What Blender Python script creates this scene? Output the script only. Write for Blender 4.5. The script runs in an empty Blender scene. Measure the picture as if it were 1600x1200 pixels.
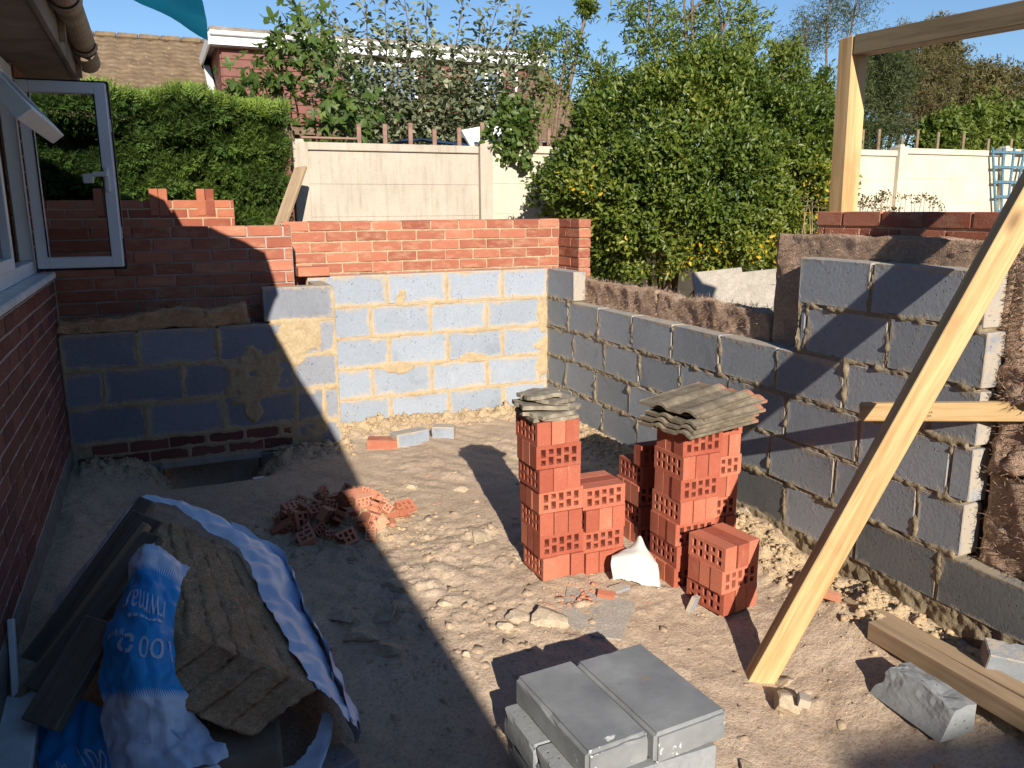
import bpy, bmesh, math, random
import numpy as np
from mathutils import Vector, Matrix

# ------------------------------------------------------------------ camera, sky, sun, exposure
SC = bpy.context.scene
COL = SC.collection
R = math.radians
cam_d = bpy.data.cameras.new('camera'); cam = bpy.data.objects.new('camera', cam_d); COL.objects.link(cam)
cam_d.sensor_width = 36.0; cam_d.sensor_fit = 'HORIZONTAL'; cam_d.lens = 28.6
cam_d.clip_start = 0.05; cam_d.clip_end = 500
f_ = Vector((0.38746852, 0.89724286, -0.21171538)); r_ = Vector((0.91753765, -0.3976063, -0.00582128)); u_ = Vector((0.08940247, 0.19200127, 0.97731403))
cam.matrix_world = Matrix(((r_.x, u_.x, -f_.x, -2.7868), (r_.y, u_.y, -f_.y, -5.7410), (r_.z, u_.z, -f_.z, 1.5871), (0, 0, 0, 1)))
SC.camera = cam
SUN_AZ, SUN_EL = R(11.0), R(23.7)          # light travels towards +Y, a little towards +X
w = bpy.data.worlds.new('World'); SC.world = w; w.use_nodes = True
wn = w.node_tree; bg = wn.nodes['Background']
sky = wn.nodes.new('ShaderNodeTexSky'); sky.sky_type = 'NISHITA'; sky.sun_disc = False
sky.sun_elevation = SUN_EL; sky.sun_rotation = math.pi + SUN_AZ
sky.air_density = 1.0; sky.dust_density = 0.0; sky.ozone_density = 5.0
wn.links.new(sky.outputs[0], bg.inputs[0]); bg.inputs[1].default_value = 0.078
sd = bpy.data.lights.new('sun', 'SUN'); sd.energy = 5.0; sd.angle = R(0.53); sd.color = (1.0, 0.91, 0.79)
sun = bpy.data.objects.new('sun', sd); COL.objects.link(sun)
L_ = Vector((math.sin(SUN_AZ) * math.cos(SUN_EL), math.cos(SUN_AZ) * math.cos(SUN_EL), -math.sin(SUN_EL)))
sun.rotation_euler = L_.to_track_quat('-Z', 'Y').to_euler()
vs = SC.view_settings; vs.view_transform = 'Standard'; vs.look = 'None'; vs.gamma = 1.0; vs.use_curve_mapping = False
vs.exposure = 0.7
SC.cycles.max_bounces = 6; SC.cycles.use_denoising = True

# ------------------------------------------------------------------ helpers
rng = np.random.default_rng(7); random.seed(7)
def _h(i, j, k, s):
    n = (i * 374761393 + j * 668265263 + k * 2147483647 + s * 1274126177) & 0xFFFFFFFF
    n = ((n ^ (n >> 13)) * 1274126177) & 0xFFFFFFFF
    n = (n ^ (n >> 16)) & 0xFFFFFFFF
    return n / 4294967295.0
def vnoise(p, seed=0):
    p = np.asarray(p, float); i = np.floor(p).astype(np.int64); t = p - i; t = t * t * (3 - 2 * t)
    r = 0
    for dx in (0, 1):
        for dy in (0, 1):
            for dz in (0, 1):
                wt = (t[..., 0] if dx else 1 - t[..., 0]) * (t[..., 1] if dy else 1 - t[..., 1]) * (t[..., 2] if dz else 1 - t[..., 2])
                r = r + wt * _h(i[..., 0] + dx, i[..., 1] + dy, i[..., 2] + dz, seed)
    return r * 2 - 1
def fbm(p, seed=0, oct=4, lac=2.1, gain=.5):
    p = np.asarray(p, float); a = 1; s = 0
    for o in range(oct):
        s = s + a * vnoise(p, seed + o * 17); p = p * lac; a *= gain
    return s
def fb(p, seed=0, oct=3): return float(fbm(np.array([p], float), seed, oct)[0])

def tag(o, label=None, cat=None, group=None, kind=None):
    if label: o['label'] = label
    if cat: o['category'] = cat
    if group: o['group'] = group
    if kind: o['kind'] = kind
    return o
def mesh(name, V, F, mat=None, smooth=False, uv=None, rnd=None):
    me = bpy.data.meshes.new(name)
    V = np.asarray(V, np.float32)
    if isinstance(F, np.ndarray):
        n, k = F.shape
        me.vertices.add(len(V)); me.vertices.foreach_set('co', V.ravel())
        me.loops.add(n * k); me.loops.foreach_set('vertex_index', F.astype(np.int32).ravel())
        me.polygons.add(n); me.polygons.foreach_set('loop_start', np.arange(0, n * k, k, dtype=np.int32))
        me.update(calc_edges=True)
    else:
        me.from_pydata([tuple(map(float, v)) for v in V], [], [tuple(map(int, f)) for f in F]); me.update()
    if smooth: me.polygons.foreach_set('use_smooth', np.ones(len(me.polygons), bool))
    if uv is not None:
        ul = me.uv_layers.new(name='UVMap'); li = np.empty(len(me.loops), np.int32); me.loops.foreach_get('vertex_index', li)
        ul.data.foreach_set('uv', np.asarray(uv, np.float32)[li].ravel())
    if rnd is not None:
        at = me.attributes.new('rnd', 'FLOAT', 'POINT'); at.data.foreach_set('value', np.asarray(rnd, np.float32))
    if mat: me.materials.append(mat)
    return me
def obj(name, me, parent=None, loc=None, rot=None, scale=None):
    o = bpy.data.objects.new(name, me); COL.objects.link(o)
    if parent: o.parent = parent
    if loc is not None: o.location = loc
    if rot is not None: o.rotation_euler = rot
    if scale is not None: o.scale = scale
    return o
def empty(name, loc=(0, 0, 0), rot=(0, 0, 0)):
    o = bpy.data.objects.new(name, None); COL.objects.link(o); o.location = loc; o.rotation_euler = rot; o.empty_display_size = .1
    return o
_cb = {}
def cbox(lx, ly, lz, b=.004, mat=None, var=0, jit=.0):
    """chamfered box centred on the origin; alike boxes share a mesh"""
    key = (round(lx, 3), round(ly, 3), round(lz, 3), b, mat.name if mat else '', var, jit)
    if key in _cb: return _cb[key]
    bm = bmesh.new(); bmesh.ops.create_cube(bm, size=1.0)
    for v in bm.verts: v.co = Vector((v.co.x * lx, v.co.y * ly, v.co.z * lz))
    if b: bmesh.ops.bevel(bm, geom=list(bm.edges), offset=b, segments=1, affect='EDGES')
    if jit:
        rr = random.Random(hash(key[:3]) + var * 91)
        for v in bm.verts: v.co += Vector((rr.uniform(-jit, jit), rr.uniform(-jit, jit), rr.uniform(-jit, jit)))
    me = bpy.data.meshes.new('box'); bm.to_mesh(me); bm.free()
    if mat: me.materials.append(mat)
    _cb[key] = me
    return me
def box(name, a, b, mat, parent=None, bev=.003):
    """box between two corners"""
    a = np.array(a, float); b = np.array(b, float); c = (a + b) / 2; d = np.abs(b - a)
    return obj(name, cbox(d[0], d[1], d[2], min(bev, d.min() * .3), mat), parent, tuple(c))
def join_boxes(name, boxes, mat, parent=None, bev=.002):
    bm = bmesh.new()
    for a, b in boxes:
        a = np.array(a, float); b = np.array(b, float); c = (a + b) / 2; d = np.abs(b - a)
        r = bmesh.ops.create_cube(bm, size=1.0)
        for v in r['verts']: v.co = Vector((v.co.x * d[0] + c[0], v.co.y * d[1] + c[1], v.co.z * d[2] + c[2]))
    if bev: bmesh.ops.bevel(bm, geom=list(bm.edges), offset=bev, segments=1, affect='EDGES')
    me = bpy.data.meshes.new(name); bm.to_mesh(me); bm.free(); me.materials.append(mat)
    return obj(name, me, parent)
def beam(name, p0, p1, wd, ht, mat, parent=None, up=(0, 0, 1), bev=.003):
    """timber between two points: local X is the length"""
    p0 = Vector(p0); p1 = Vector(p1); d = p1 - p0; x = d.normalized(); z = Vector(up); y = z.cross(x).normalized(); z = x.cross(y)
    o = obj(name, cbox(d.length, wd, ht, bev, mat), parent)
    c = (p0 + p1) / 2
    o.matrix_world = Matrix(((x.x, y.x, z.x, c.x), (x.y, y.y, z.y, c.y), (x.z, y.z, z.z, c.z), (0, 0, 0, 1)))
    return o
def tube_mesh(name, paths, mat, seg=6):
    """paths: list of (points, radii) -> tapered tubes in one mesh"""
    V = []; F = []
    for pts, rad in paths:
        pts = [Vector(p) for p in pts]; b0 = len(V)
        for i, p in enumerate(pts):
            t = (pts[min(i + 1, len(pts) - 1)] - pts[max(i - 1, 0)]).normalized()
            a = t.orthogonal().normalized(); b = t.cross(a)
            for k in range(seg):
                an = 2 * math.pi * k / seg
                V.append(p + (a * math.cos(an) + b * math.sin(an)) * rad[i])
        for i in range(len(pts) - 1):
            for k in range(seg):
                F.append((b0 + i * seg + k, b0 + i * seg + (k + 1) % seg, b0 + (i + 1) * seg + (k + 1) % seg, b0 + (i + 1) * seg + k))
    return mesh(name, V, F, mat, smooth=True)
def prism(name, pts, h, mat, parent=None):
    """polygon (list of xyz, counter-clockwise from above) thickened downwards by h"""
    n = len(pts); V = [Vector(p) for p in pts] + [Vector((p[0], p[1], p[2] - h)) for p in pts]
    F = [tuple(range(n)), tuple(range(2 * n - 1, n - 1, -1))] + [(i, i + n, (i + 1) % n + n, (i + 1) % n) for i in range(n)]
    return obj(name, mesh(name, V, F, mat), parent)
def lumpy(name, c8, nu, nv, nw, amp, sc, mat, parent=None, seed=0, fine=.0):
    """soft six-sided body through eight corner points, its faces pushed about by noise; c8 ordered x fastest, then y, then z"""
    c8 = np.array(c8, float).reshape(2, 2, 2, 3)      # [z][y][x]
    idx = {}; V = []; F = []
    def vid(i, j, k):
        if (i, j, k) not in idx:
            idx[(i, j, k)] = len(V); V.append((i / nu, j / nv, k / nw))
        return idx[(i, j, k)]
    for i in range(nu):
        for j in range(nv):
            F.append((vid(i, j, 0), vid(i, j + 1, 0), vid(i + 1, j + 1, 0), vid(i + 1, j, 0)))
            F.append((vid(i, j, nw), vid(i + 1, j, nw), vid(i + 1, j + 1, nw), vid(i, j + 1, nw)))
    for i in range(nu):
        for k in range(nw):
            F.append((vid(i, 0, k), vid(i + 1, 0, k), vid(i + 1, 0, k + 1), vid(i, 0, k + 1)))
            F.append((vid(i, nv, k), vid(i, nv, k + 1), vid(i + 1, nv, k + 1), vid(i + 1, nv, k)))
    for j in range(nv):
        for k in range(nw):
            F.append((vid(0, j, k), vid(0, j, k + 1), vid(0, j + 1, k + 1), vid(0, j + 1, k)))
            F.append((vid(nu, j, k), vid(nu, j + 1, k), vid(nu, j + 1, k + 1), vid(nu, j, k + 1)))
    U = np.array(V); x, y, z = U[:, 0:1], U[:, 1:2], U[:, 2:3]
    P = 0
    for a in (0, 1):
        for b in (0, 1):
            for c in (0, 1):
                P = P + (z if a else 1 - z) * (y if b else 1 - y) * (x if c else 1 - x) * c8[a, b, c]
    off = np.stack([fbm(P * sc, seed + 11, 4), fbm(P * sc, seed + 37, 4), fbm(P * sc, seed + 71, 4)], 1) * amp
    if fine: off += np.stack([vnoise(P * sc * 9, seed + 5), vnoise(P * sc * 9, seed + 6), vnoise(P * sc * 9, seed + 9)], 1) * fine
    return obj(name, mesh(name, P + off, F, mat, smooth=True), parent)

# ------------------------------------------------------------------ materials
class NT:
    def __init__(s, name, rough=.8, spec=.3):
        s.m = bpy.data.materials.new(name); s.m.use_nodes = True; s.t = s.m.node_tree; s.n = s.t.nodes
        s.b = s.n['Principled BSDF']; s.b.inputs['Roughness'].default_value = rough; s.b.inputs['Specular IOR Level'].default_value = spec
    def add(s, typ, **kw):
        n = s.n.new(typ)
        for k, v in kw.items(): setattr(n, k, v)
        return n
    def set(s, sock, v):
        if isinstance(v, bpy.types.NodeSocket): s.t.links.new(v, sock)
        elif isinstance(v, (tuple, list)) and len(v) == 3 and sock.type == 'RGBA': sock.default_value = (*v, 1)
        else: sock.default_value = v
    def co(s, which='Object', scale=None, loc=None):
        c = s.add('ShaderNodeTexCoord').outputs[which]
        if scale is not None or loc is not None:
            mp = s.add('ShaderNodeMapping'); s.t.links.new(c, mp.inputs['Vector'])
            if scale is not None: mp.inputs['Scale'].default_value = scale
            if loc is not None: s.set(mp.inputs['Location'], loc)
            c = mp.outputs[0]
        return c
    def world(s, scale=None):
        g = s.add('ShaderNodeNewGeometry').outputs['Position']
        if scale is not None:
            mp = s.add('ShaderNodeMapping'); s.t.links.new(g, mp.inputs['Vector']); mp.inputs['Scale'].default_value = scale; g = mp.outputs[0]
        return g
    def noise(s, scale, detail=4, rough=.55, vec=None, dist=0, four=None):
        n = s.add('ShaderNodeTexNoise'); n.inputs['Scale'].default_value = scale; n.inputs['Detail'].default_value = detail
        n.inputs['Roughness'].default_value = rough; n.inputs['Distortion'].default_value = dist
        if four is not None: n.noise_dimensions = '4D'; s.set(n.inputs['W'], four)
        if vec is not None: s.t.links.new(vec, n.inputs['Vector'])
        return n.outputs['Fac']
    def vor(s, scale, vec=None, feat='F1', out='Distance'):
        n = s.add('ShaderNodeTexVoronoi', feature=feat); n.inputs['Scale'].default_value = scale
        if vec is not None: s.t.links.new(vec, n.inputs['Vector'])
        return n.outputs[out]
    def ramp(s, fac, stops):
        n = s.add('ShaderNodeValToRGB'); s.set(n.inputs[0], fac); e = n.color_ramp.elements
        while len(e) < len(stops): e.new(.5)
        for el, (p, c) in zip(e, stops):
            el.position = p; el.color = (*c, 1) if isinstance(c, (tuple, list)) else (c, c, c, 1)
        return n.outputs[0]
    def mix(s, fac, a, b, mode='MIX'):
        n = s.add('ShaderNodeMix', data_type='RGBA', blend_type=mode); s.set(n.inputs[0], fac); s.set(n.inputs[6], a); s.set(n.inputs[7], b)
        return n.outputs[2]
    def math(s, op, a, b=None, c=None):
        n = s.add('ShaderNodeMath', operation=op); s.set(n.inputs[0], a)
        if b is not None: s.set(n.inputs[1], b)
        if c is not None: s.set(n.inputs[2], c)
        return n.outputs[0]
    def rand(s): return s.add('ShaderNodeObjectInfo').outputs['Random']
    def attr(s, name): return s.add('ShaderNodeAttribute', attribute_name=name).outputs['Fac']
    def sep(s, v):
        n = s.add('ShaderNodeSeparateXYZ'); s.t.links.new(v, n.inputs[0]); return n.outputs
    def bump(s, h, strength=.5, dist=.01):
        n = s.add('ShaderNodeBump'); n.inputs['Strength'].default_value = strength; n.inputs['Distance'].default_value = dist
        s.t.links.new(h, n.inputs['Height']); s.t.links.new(n.outputs[0], s.b.inputs['Normal'])
    def col(s, c): s.set(s.b.inputs['Base Color'], c)

def m_brick(name, c0, c1, smear=.0, wire=True):
    n = NT(name, .85, .25); v = n.co('Object'); rd = n.rand(); W = n.math('MULTIPLY', rd, 50.0)
    a = n.noise(9, 5, .6, v, four=W); f = n.noise(140, 3, .6, v)
    tone = n.math('ADD', n.math('MULTIPLY', rd, .65), n.math('MULTIPLY', a, .5))
    c = n.ramp(tone, [(.25, c0), (.85, c1)])
    c = n.mix(n.ramp(f, [(.35, .35), (.6, 0.)]), c, tuple(x * .6 for x in c0))
    sm = n.ramp(n.noise(10, 7, .62, n.co('Object', (.8, 1, 2.2)), four=n.math('ADD', W, 3.1)), [(.58 - smear * .18, 0.), (.78 - smear * .08, 1.)])
    c = n.mix(n.math('MULTIPLY', sm, min(1., .2 + smear * .75)), c, (.50, .34, .22))
    n.col(c); n.bump(n.math('ADD', n.math('MULTIPLY', a, .6), f), .45, .004)
    return n.m
def m_plain(name, c, rough=.6, spec=.3, var=.15, scale=12, bump=.15):
    n = NT(name, rough, spec); v = n.co('Object'); a = n.noise(scale, 5, .6, v)
    n.col(n.mix(n.ramp(a, [(.3, 0.), (.7, 1.)]), tuple(x * (1 - var) for x in c), tuple(min(1, x * (1 + var)) for x in c)))
    if bump: n.bump(n.noise(scale * 6, 4, .6, v), bump, .003)
    return n.m
def m_block(name, c0, c1, smear, dark=0.3, edge=True):
    """aerated concrete block: pores, saw lines, mortar rubbed over the edges"""
    n = NT(name, .9, .2); v = n.co('Object'); g = n.co('Generated'); rd = n.rand(); W = n.math('MULTIPLY', rd, 40.0)
    a = n.noise(4, 5, .6, v, four=W); f = n.noise(60, 4, .65, v, four=W)
    c = n.ramp(n.math('ADD', n.math('MULTIPLY', a, .6), n.math('MULTIPLY', rd, .4)), [(.2, c0), (.75, c1)])
    c = n.mix(n.math('MULTIPLY', n.ramp(n.noise(2.6, 6, .7, v, dist=.6, four=n.math('ADD', W, 9.)), [(.56, 0.), (.68, 1.)]), dark), c, tuple(x * .55 for x in c0))
    pores = n.ramp(n.vor(38, v), [(.06, 1.), (.15, 0.)]); pm = n.ramp(n.noise(7, 2, .5, v, four=W), [(.47, 0.), (.55, 1.)])
    pit = n.math('MULTIPLY', pores, pm)
    c = n.mix(n.math('MULTIPLY', pit, .55), c, tuple(x * .35 for x in c0))
    c = n.mix(n.ramp(f, [(.32, .28), (.56, 0.)]), c, tuple(x * .62 for x in c0))
    c = n.mix(n.ramp(n.noise(26, 5, .7, n.co('Object', (1, 1, .35)), four=W), [(.58, 0.), (.80, .35)]), c, tuple(min(1, x * 1.35) for x in c1))
    s = n.sep(g)
    ex = n.math('MINIMUM', n.math('MULTIPLY', n.math('MINIMUM', s[0], n.math('SUBTRACT', 1.0, s[0])), .44), n.math('MULTIPLY', n.math('MINIMUM', s[2], n.math('SUBTRACT', 1.0, s[2])), .215))
    ed = n.math('ADD', ex, n.math('MULTIPLY', n.math('SUBTRACT', n.noise(9, 6, .7, v, four=W), .5), .16))
    sm = n.ramp(ed, [(.0, 1.), (.012 + .03 * smear, 0.)])
    blot = n.ramp(n.noise(5.5, 6, .65, v, four=n.math('ADD', W, 21.)), [(.64, 0.), (.70, 1.)])
    sm = n.math('MAXIMUM', n.math('MULTIPLY', sm, (.35 + .6 * smear) if edge else 0.0), n.math('MULTIPLY', blot, .55 * smear))
    c = n.mix(sm, c, (.46, .36, .23))
    n.col(c); n.bump(n.math('SUBTRACT', n.math('ADD', n.math('MULTIPLY', f, .35), n.math('MULTIPLY', sm, .7)), n.math('MULTIPLY', pit, 1.2)), .9, .005)
    return n.m
def m_mortar(name, c0, c1):
    n = NT(name, .95, .1); v = n.world(); a = n.noise(14, 6, .65, v); f = n.noise(90, 4, .65, v)
    n.col(n.mix(n.ramp(f, [(.3, .5), (.6, 0.)]), n.ramp(a, [(.3, c0), (.7, c1)]), tuple(x * .6 for x in c0))); n.bump(n.math('ADD', a, f), .7, .006)
    return n.m
def m_wood(name, c0, c1, grain=1.0, rough=.65, knots=True):
    n = NT(name, rough, .3); rd = n.rand(); W = n.math('MULTIPLY', rd, 30.0)
    v = n.co('Object', (1.2, 22, 22)); big = n.noise(1.0, 4, .55, v, dist=.8, four=W); fine = n.noise(6, 3, .6, v, four=W)
    c = n.ramp(n.math('ADD', n.math('MULTIPLY', big, .75), n.math('MULTIPLY', fine, .25)), [(.34, c0), (.58, c1)])
    if knots:
        k = n.vor(2.6, n.co('Object', (1.0, 2.2, 2.2), (.37, .2, .1))); kk = n.ramp(k, [(.05, 1.), (.17, 0.)])
        c = n.mix(n.math('MULTIPLY', kk, .8), c, tuple(x * .42 for x in c0))
    st = n.ramp(n.noise(3, 4, .6, n.co('Object'), four=W), [(.55, 0.), (.75, 1.)])
    c = n.mix(n.math('MULTIPLY', st, .25 * grain), c, tuple(x * .55 for x in c0))
    n.col(c); n.bump(n.math('ADD', big, fine), .25, .002)
    return n.m
def m_leaf(name, stops, rough=.45, trans=.35):
    n = NT(name, rough, .35); rd = n.attr('rnd'); c = n.ramp(rd, stops); n.col(c)
    tr = n.add('ShaderNodeBsdfTranslucent'); n.set(tr.inputs[0], n.mix(.4, c, (.35, .45, .05)))
    mx = n.add('ShaderNodeMixShader'); mx.inputs[0].default_value = trans
    n.t.links.new(n.b.outputs[0], mx.inputs[1]); n.t.links.new(tr.outputs[0], mx.inputs[2])
    n.t.links.new(mx.outputs[0], n.n['Material Output'].inputs[0])
    return n.m
def m_weathered(name, c, streak):
    n = NT(name, .9, .15); v = n.world(); a = n.noise(3, 5, .6, v); st = n.noise(4, 6, .65, n.world((5, 5, .5))); f = n.noise(60, 4, .6, v)
    k = n.mix(n.ramp(a, [(.3, 0.), (.7, 1.)]), tuple(x * .88 for x in c), tuple(x * 1.08 for x in c))
    k = n.mix(n.math('MULTIPLY', n.ramp(st, [(.50, 0.), (.72, 1.)]), streak), k, (c[0] * .52, c[1] * .52, c[2] * .45))
    n.col(n.mix(n.ramp(f, [(.30, .35), (.45, 0.)]), k, tuple(x * .5 for x in c))); n.bump(f, .4, .004); return n.m
def m_wool(name, c0, c1):
    n = NT(name, 1.0, .05); v = n.co('Object'); a = n.noise(7, 6, .7, v, dist=1.2)
    st = n.noise(16, 6, .75, n.co('Object', (1.0, 1.0, 2.6)), dist=2.2); f = n.noise(130, 3, .7, v)
    t = n.math('ADD', n.math('MULTIPLY', a, .5), n.math('MULTIPLY', st, .5))
    n.col(n.mix(n.ramp(f, [(.3, .45), (.6, 0.)]), n.ramp(t, [(.32, c0), (.66, c1)]), tuple(x * .5 for x in c0)))
    n.bump(n.math('ADD', st, n.math('MULTIPLY', f, .5)), .9, .02)
    return n.m

MT = {}
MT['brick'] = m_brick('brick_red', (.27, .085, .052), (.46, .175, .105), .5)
MT['brick_new'] = m_brick('brick_stack', (.32, .080, .048), (.52, .175, .105), .14)
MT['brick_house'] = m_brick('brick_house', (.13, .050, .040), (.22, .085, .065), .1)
MT['brick_old'] = m_brick('brick_garden', (.23, .06, .035), (.42, .15, .08), .1)
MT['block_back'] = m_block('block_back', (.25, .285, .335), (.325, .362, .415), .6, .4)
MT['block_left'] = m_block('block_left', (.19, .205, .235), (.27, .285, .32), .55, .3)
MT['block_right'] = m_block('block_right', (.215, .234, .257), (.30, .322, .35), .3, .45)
MT['block_loose'] = m_block('block_loose', (.20, .212, .22), (.30, .315, .325), .15, .35, False)
def _block_top():
    n = NT('block_weathered', .5, .4); v = n.co('Object'); rd = n.rand(); W = n.math('MULTIPLY', rd, 40.)
    a = n.noise(5, 6, .62, v, four=W); f = n.noise(80, 4, .65, v); c = n.ramp(a, [(.3, (.15, .16, .165)), (.55, (.22, .232, .238)), (.75, (.29, .30, .305))])
    st = n.ramp(n.noise(6.5, 6, .7, v, four=n.math('ADD', W, 5.)), [(.60, 0.), (.70, 1.)]); c = n.mix(n.math('MULTIPLY', st, .6), c, (.085, .085, .08))
    ru = n.ramp(n.noise(9, 3, .5, v, four=n.math('ADD', W, 11.)), [(.70, 0.), (.76, 1.)]); c = n.mix(n.math('MULTIPLY', ru, .7), c, (.33, .19, .08))
    s = n.sep(v); nearend = n.ramp(s[0], [(-.2 + .02, 1.), (-.10, 0.)]) if False else n.math('LESS_THAN', s[0], -.15)
    wh = n.ramp(n.noise(24, 5, .6, v, four=n.math('ADD', W, 17.)), [(.62, 0.), (.66, 1.)]); c = n.mix(n.math('MULTIPLY', wh, nearend), c, (.72, .72, .70))
    n.col(c); n.set(n.b.inputs['Roughness'], n.ramp(a, [(.3, .38), (.7, .75)])); pit = n.ramp(n.vor(60, v), [(.05, 1.), (.11, 0.)]); pm = n.ramp(n.noise(9, 2, .5, v), [(.55, 0.), (.62, 1.)])
    n.bump(n.math('SUBTRACT', n.math('MULTIPLY', f, .4), n.math('MULTIPLY', pit, pm)), .5, .003); return n.m
MT['block_top'] = _block_top()
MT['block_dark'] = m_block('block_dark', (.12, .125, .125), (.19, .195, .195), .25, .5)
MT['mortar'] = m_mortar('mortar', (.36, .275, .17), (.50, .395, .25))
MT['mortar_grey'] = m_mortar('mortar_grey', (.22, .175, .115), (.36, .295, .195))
MT['mortar_red'] = m_mortar('mortar_brick', (.36, .27, .17), (.52, .41, .27))
MT['mortar_house'] = m_mortar('mortar_house', (.34, .28, .245), (.48, .41, .36))
MT['render'] = m_mortar('render', (.16, .145, .13), (.25, .23, .20))
MT['concrete'] = m_mortar('concrete', (.30, .27, .23), (.44, .40, .34))
MT['stone'] = m_mortar('stone', (.36, .285, .20), (.55, .46, .34))
MT['fence'] = m_weathered('fence_concrete', (.44, .385, .315), .5)
MT['fence_w'] = m_weathered('fence_white', (.54, .495, .39), .28)
MT['white'] = m_plain('white_plastic', (.72, .74, .76), .35, .4, .05, 5, 0)
MT['white_dirty'] = m_plain('white_plastic_dirty', (.58, .60, .62), .45, .35, .25, 8, .1)
MT['black'] = m_plain('rubber_seal', (.02, .02, .022), .5, .3, .1, 20, 0)
MT['soffit'] = m_plain('soffit', (.21, .185, .155), .8, .2, .3, 5, .3)
MT['gutter'] = m_plain('gutter', (.27, .22, .17), .6, .3, .4, 7, .3)
MT['timber'] = m_wood('timber_new', (.35, .20, .078), (.58, .40, .195), 2.0)
MT['timber_grey'] = m_wood('timber_weathered', (.26, .185, .115), (.40, .29, .18))
MT['timber_dark'] = m_wood('timber_brown', (.13, .095, .052), (.23, .175, .10))
MT['timber_old'] = m_wood('timber_old', (.10, .078, .058), (.19, .155, .12), knots=False)
MT['timber_slat'] = m_wood('timber_slat', (.17, .095, .07), (.27, .165, .125), knots=False)
MT['bark'] = m_plain('bark', (.17, .12, .085), .95, .1, .4, 30, .9)
MT['tile'] = m_plain('roof_tile', (.20, .175, .14), .9, .15, .35, 16, .8)
MT['slate'] = m_plain('broken_slate', (.27, .235, .18), .9, .15, .45, 16, 1.0)
MT['metal'] = m_plain('metal', (.62, .62, .60), .3, .6, .05, 10, 0)
MT['wool'] = m_wool('mineral_wool', (.33, .21, .13), (.74, .54, .40))
MT['wool_grey'] = m_wool('mineral_wool_dusty', (.56, .31, .155), (.95, .63, .38))  # wool colour brightened and warmed to offset the blue shade it lies in
MT['wool_pink'] = m_wool('mineral_wool_edge', (.42, .27, .18), (.74, .54, .40))
MT['blue_paint'] = m_plain('blue_paint', (.075, .16, .22), .7, .3, .25, 14, .2)
MT['clod'] = m_mortar('clods', (.36, .265, .18), (.52, .40, .28))
MT['cover'] = m_plain('dark_blue_cover', (.02, .05, .11), .6, .3, .3, 4, .2)
MT['carton'] = m_plain('carton', (.22, .165, .115), .9, .15, .2, 6, .3)
MT['bag'] = m_plain('white_sheet', (.47, .46, .43), .6, .3, .08, 9, .5)
def _tile_top():
    n = NT('pantile', .9, .15); v = n.co('Object'); a = n.noise(9, 6, .65, v); f = n.noise(90, 4, .65, v)
    c = n.ramp(a, [(.3, (.10, .08, .056)), (.5, (.19, .158, .115)), (.7, (.33, .28, .20))])
    s = n.sep(v); edge = n.math('ADD', s[0], n.math('MULTIPLY', n.math('SUBTRACT', n.noise(14, 4, .6, v), .5), .10))
    c = n.mix(n.ramp(edge, [(.186, 0.), (.20, .8)]), c, (.42, .17, .10))
    n.col(n.mix(n.ramp(f, [(.3, .4), (.55, 0.)]), c, (.08, .07, .055))); n.bump(n.math('ADD', a, f), .6, .004); return n.m
MT['pantile'] = _tile_top()
def _glass(name, tint, rough=.02):
    n = NT(name, rough, .5); n.col(tint); n.b.inputs['Transmission Weight'].default_value = 1.0; n.b.inputs['IOR'].default_value = 1.05
    return n.m
MT['glass'] = _glass('glass_pane', (.80, .84, .85))
def _glass_dark():
    n = NT('glass_dark', .04, .5); n.col((.035, .045, .055)); return n.m
MT['glass_dark'] = _glass_dark()
def _tarp():
    n = NT('tarpaulin', .45, .4); v = n.co('Object'); c = n.mix(n.noise(6, 4, .6, v), (.006, .16, .26), (.012, .24, .36)); n.col(c)
    tr = n.add('ShaderNodeBsdfTranslucent'); n.set(tr.inputs[0], (.01, .30, .46)); mx = n.add('ShaderNodeMixShader'); mx.inputs[0].default_value = .35
    n.t.links.new(n.b.outputs[0], mx.inputs[1]); n.t.links.new(tr.outputs[0], mx.inputs[2]); n.t.links.new(mx.outputs[0], n.n['Material Output'].inputs[0]); return n.m
MT['tarp'] = _tarp()
def _film(name, bands, comb=46):
    """printed polythene: bands = [(v0, v1)] printed blue with a comb-like edge"""
    n = NT(name, .38, .45); uv = n.sep(n.co('UV')); u, v = uv[0], uv[1]
    tooth = n.math('MULTIPLY', n.math('PINGPONG', n.math('MULTIPLY', u, float(comb)), .5), .07)
    vv = n.math('ADD', v, 0.0); ink = 0.0
    for a, b in bands:
        lo = n.math('GREATER_THAN', n.math('SUBTRACT', vv, tooth), a); hi = n.math('LESS_THAN', n.math('ADD', vv, tooth), b)
        k = n.math('MULTIPLY', lo, hi); ink = k if isinstance(ink, float) else n.math('MAXIMUM', ink, k)
    nz = n.noise(5, 4, .6, n.co('Object'))
    wht = n.ramp(nz, [(.3, (.52, .63, .82)), (.7, (.70, .79, .92))])
    n.col(n.mix(ink, wht, n.ramp(nz, [(.3, (.010, .24, .62)), (.7, (.03, .36, .80))])))
    n.bump(n.noise(46, 3, .5, n.co('Object'), dist=2.0), .25, .004); return n.m
MT['film_print'] = _film('film_printed', [(.10, .52)])
MT['film_blue'] = _film('film_blue', [(-.3, 1.3)])
MT['film_pale'] = _film('film_pale', [(.93, 1.2)], 14)
MT['ink_white'] = m_plain('white_ink', (.48, .60, .78), .4, .4, .1, 25, 0)
MT['ink_black'] = m_plain('black_ink', (.05, .04, .03), .8, .2, .05, 5, 0)
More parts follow.
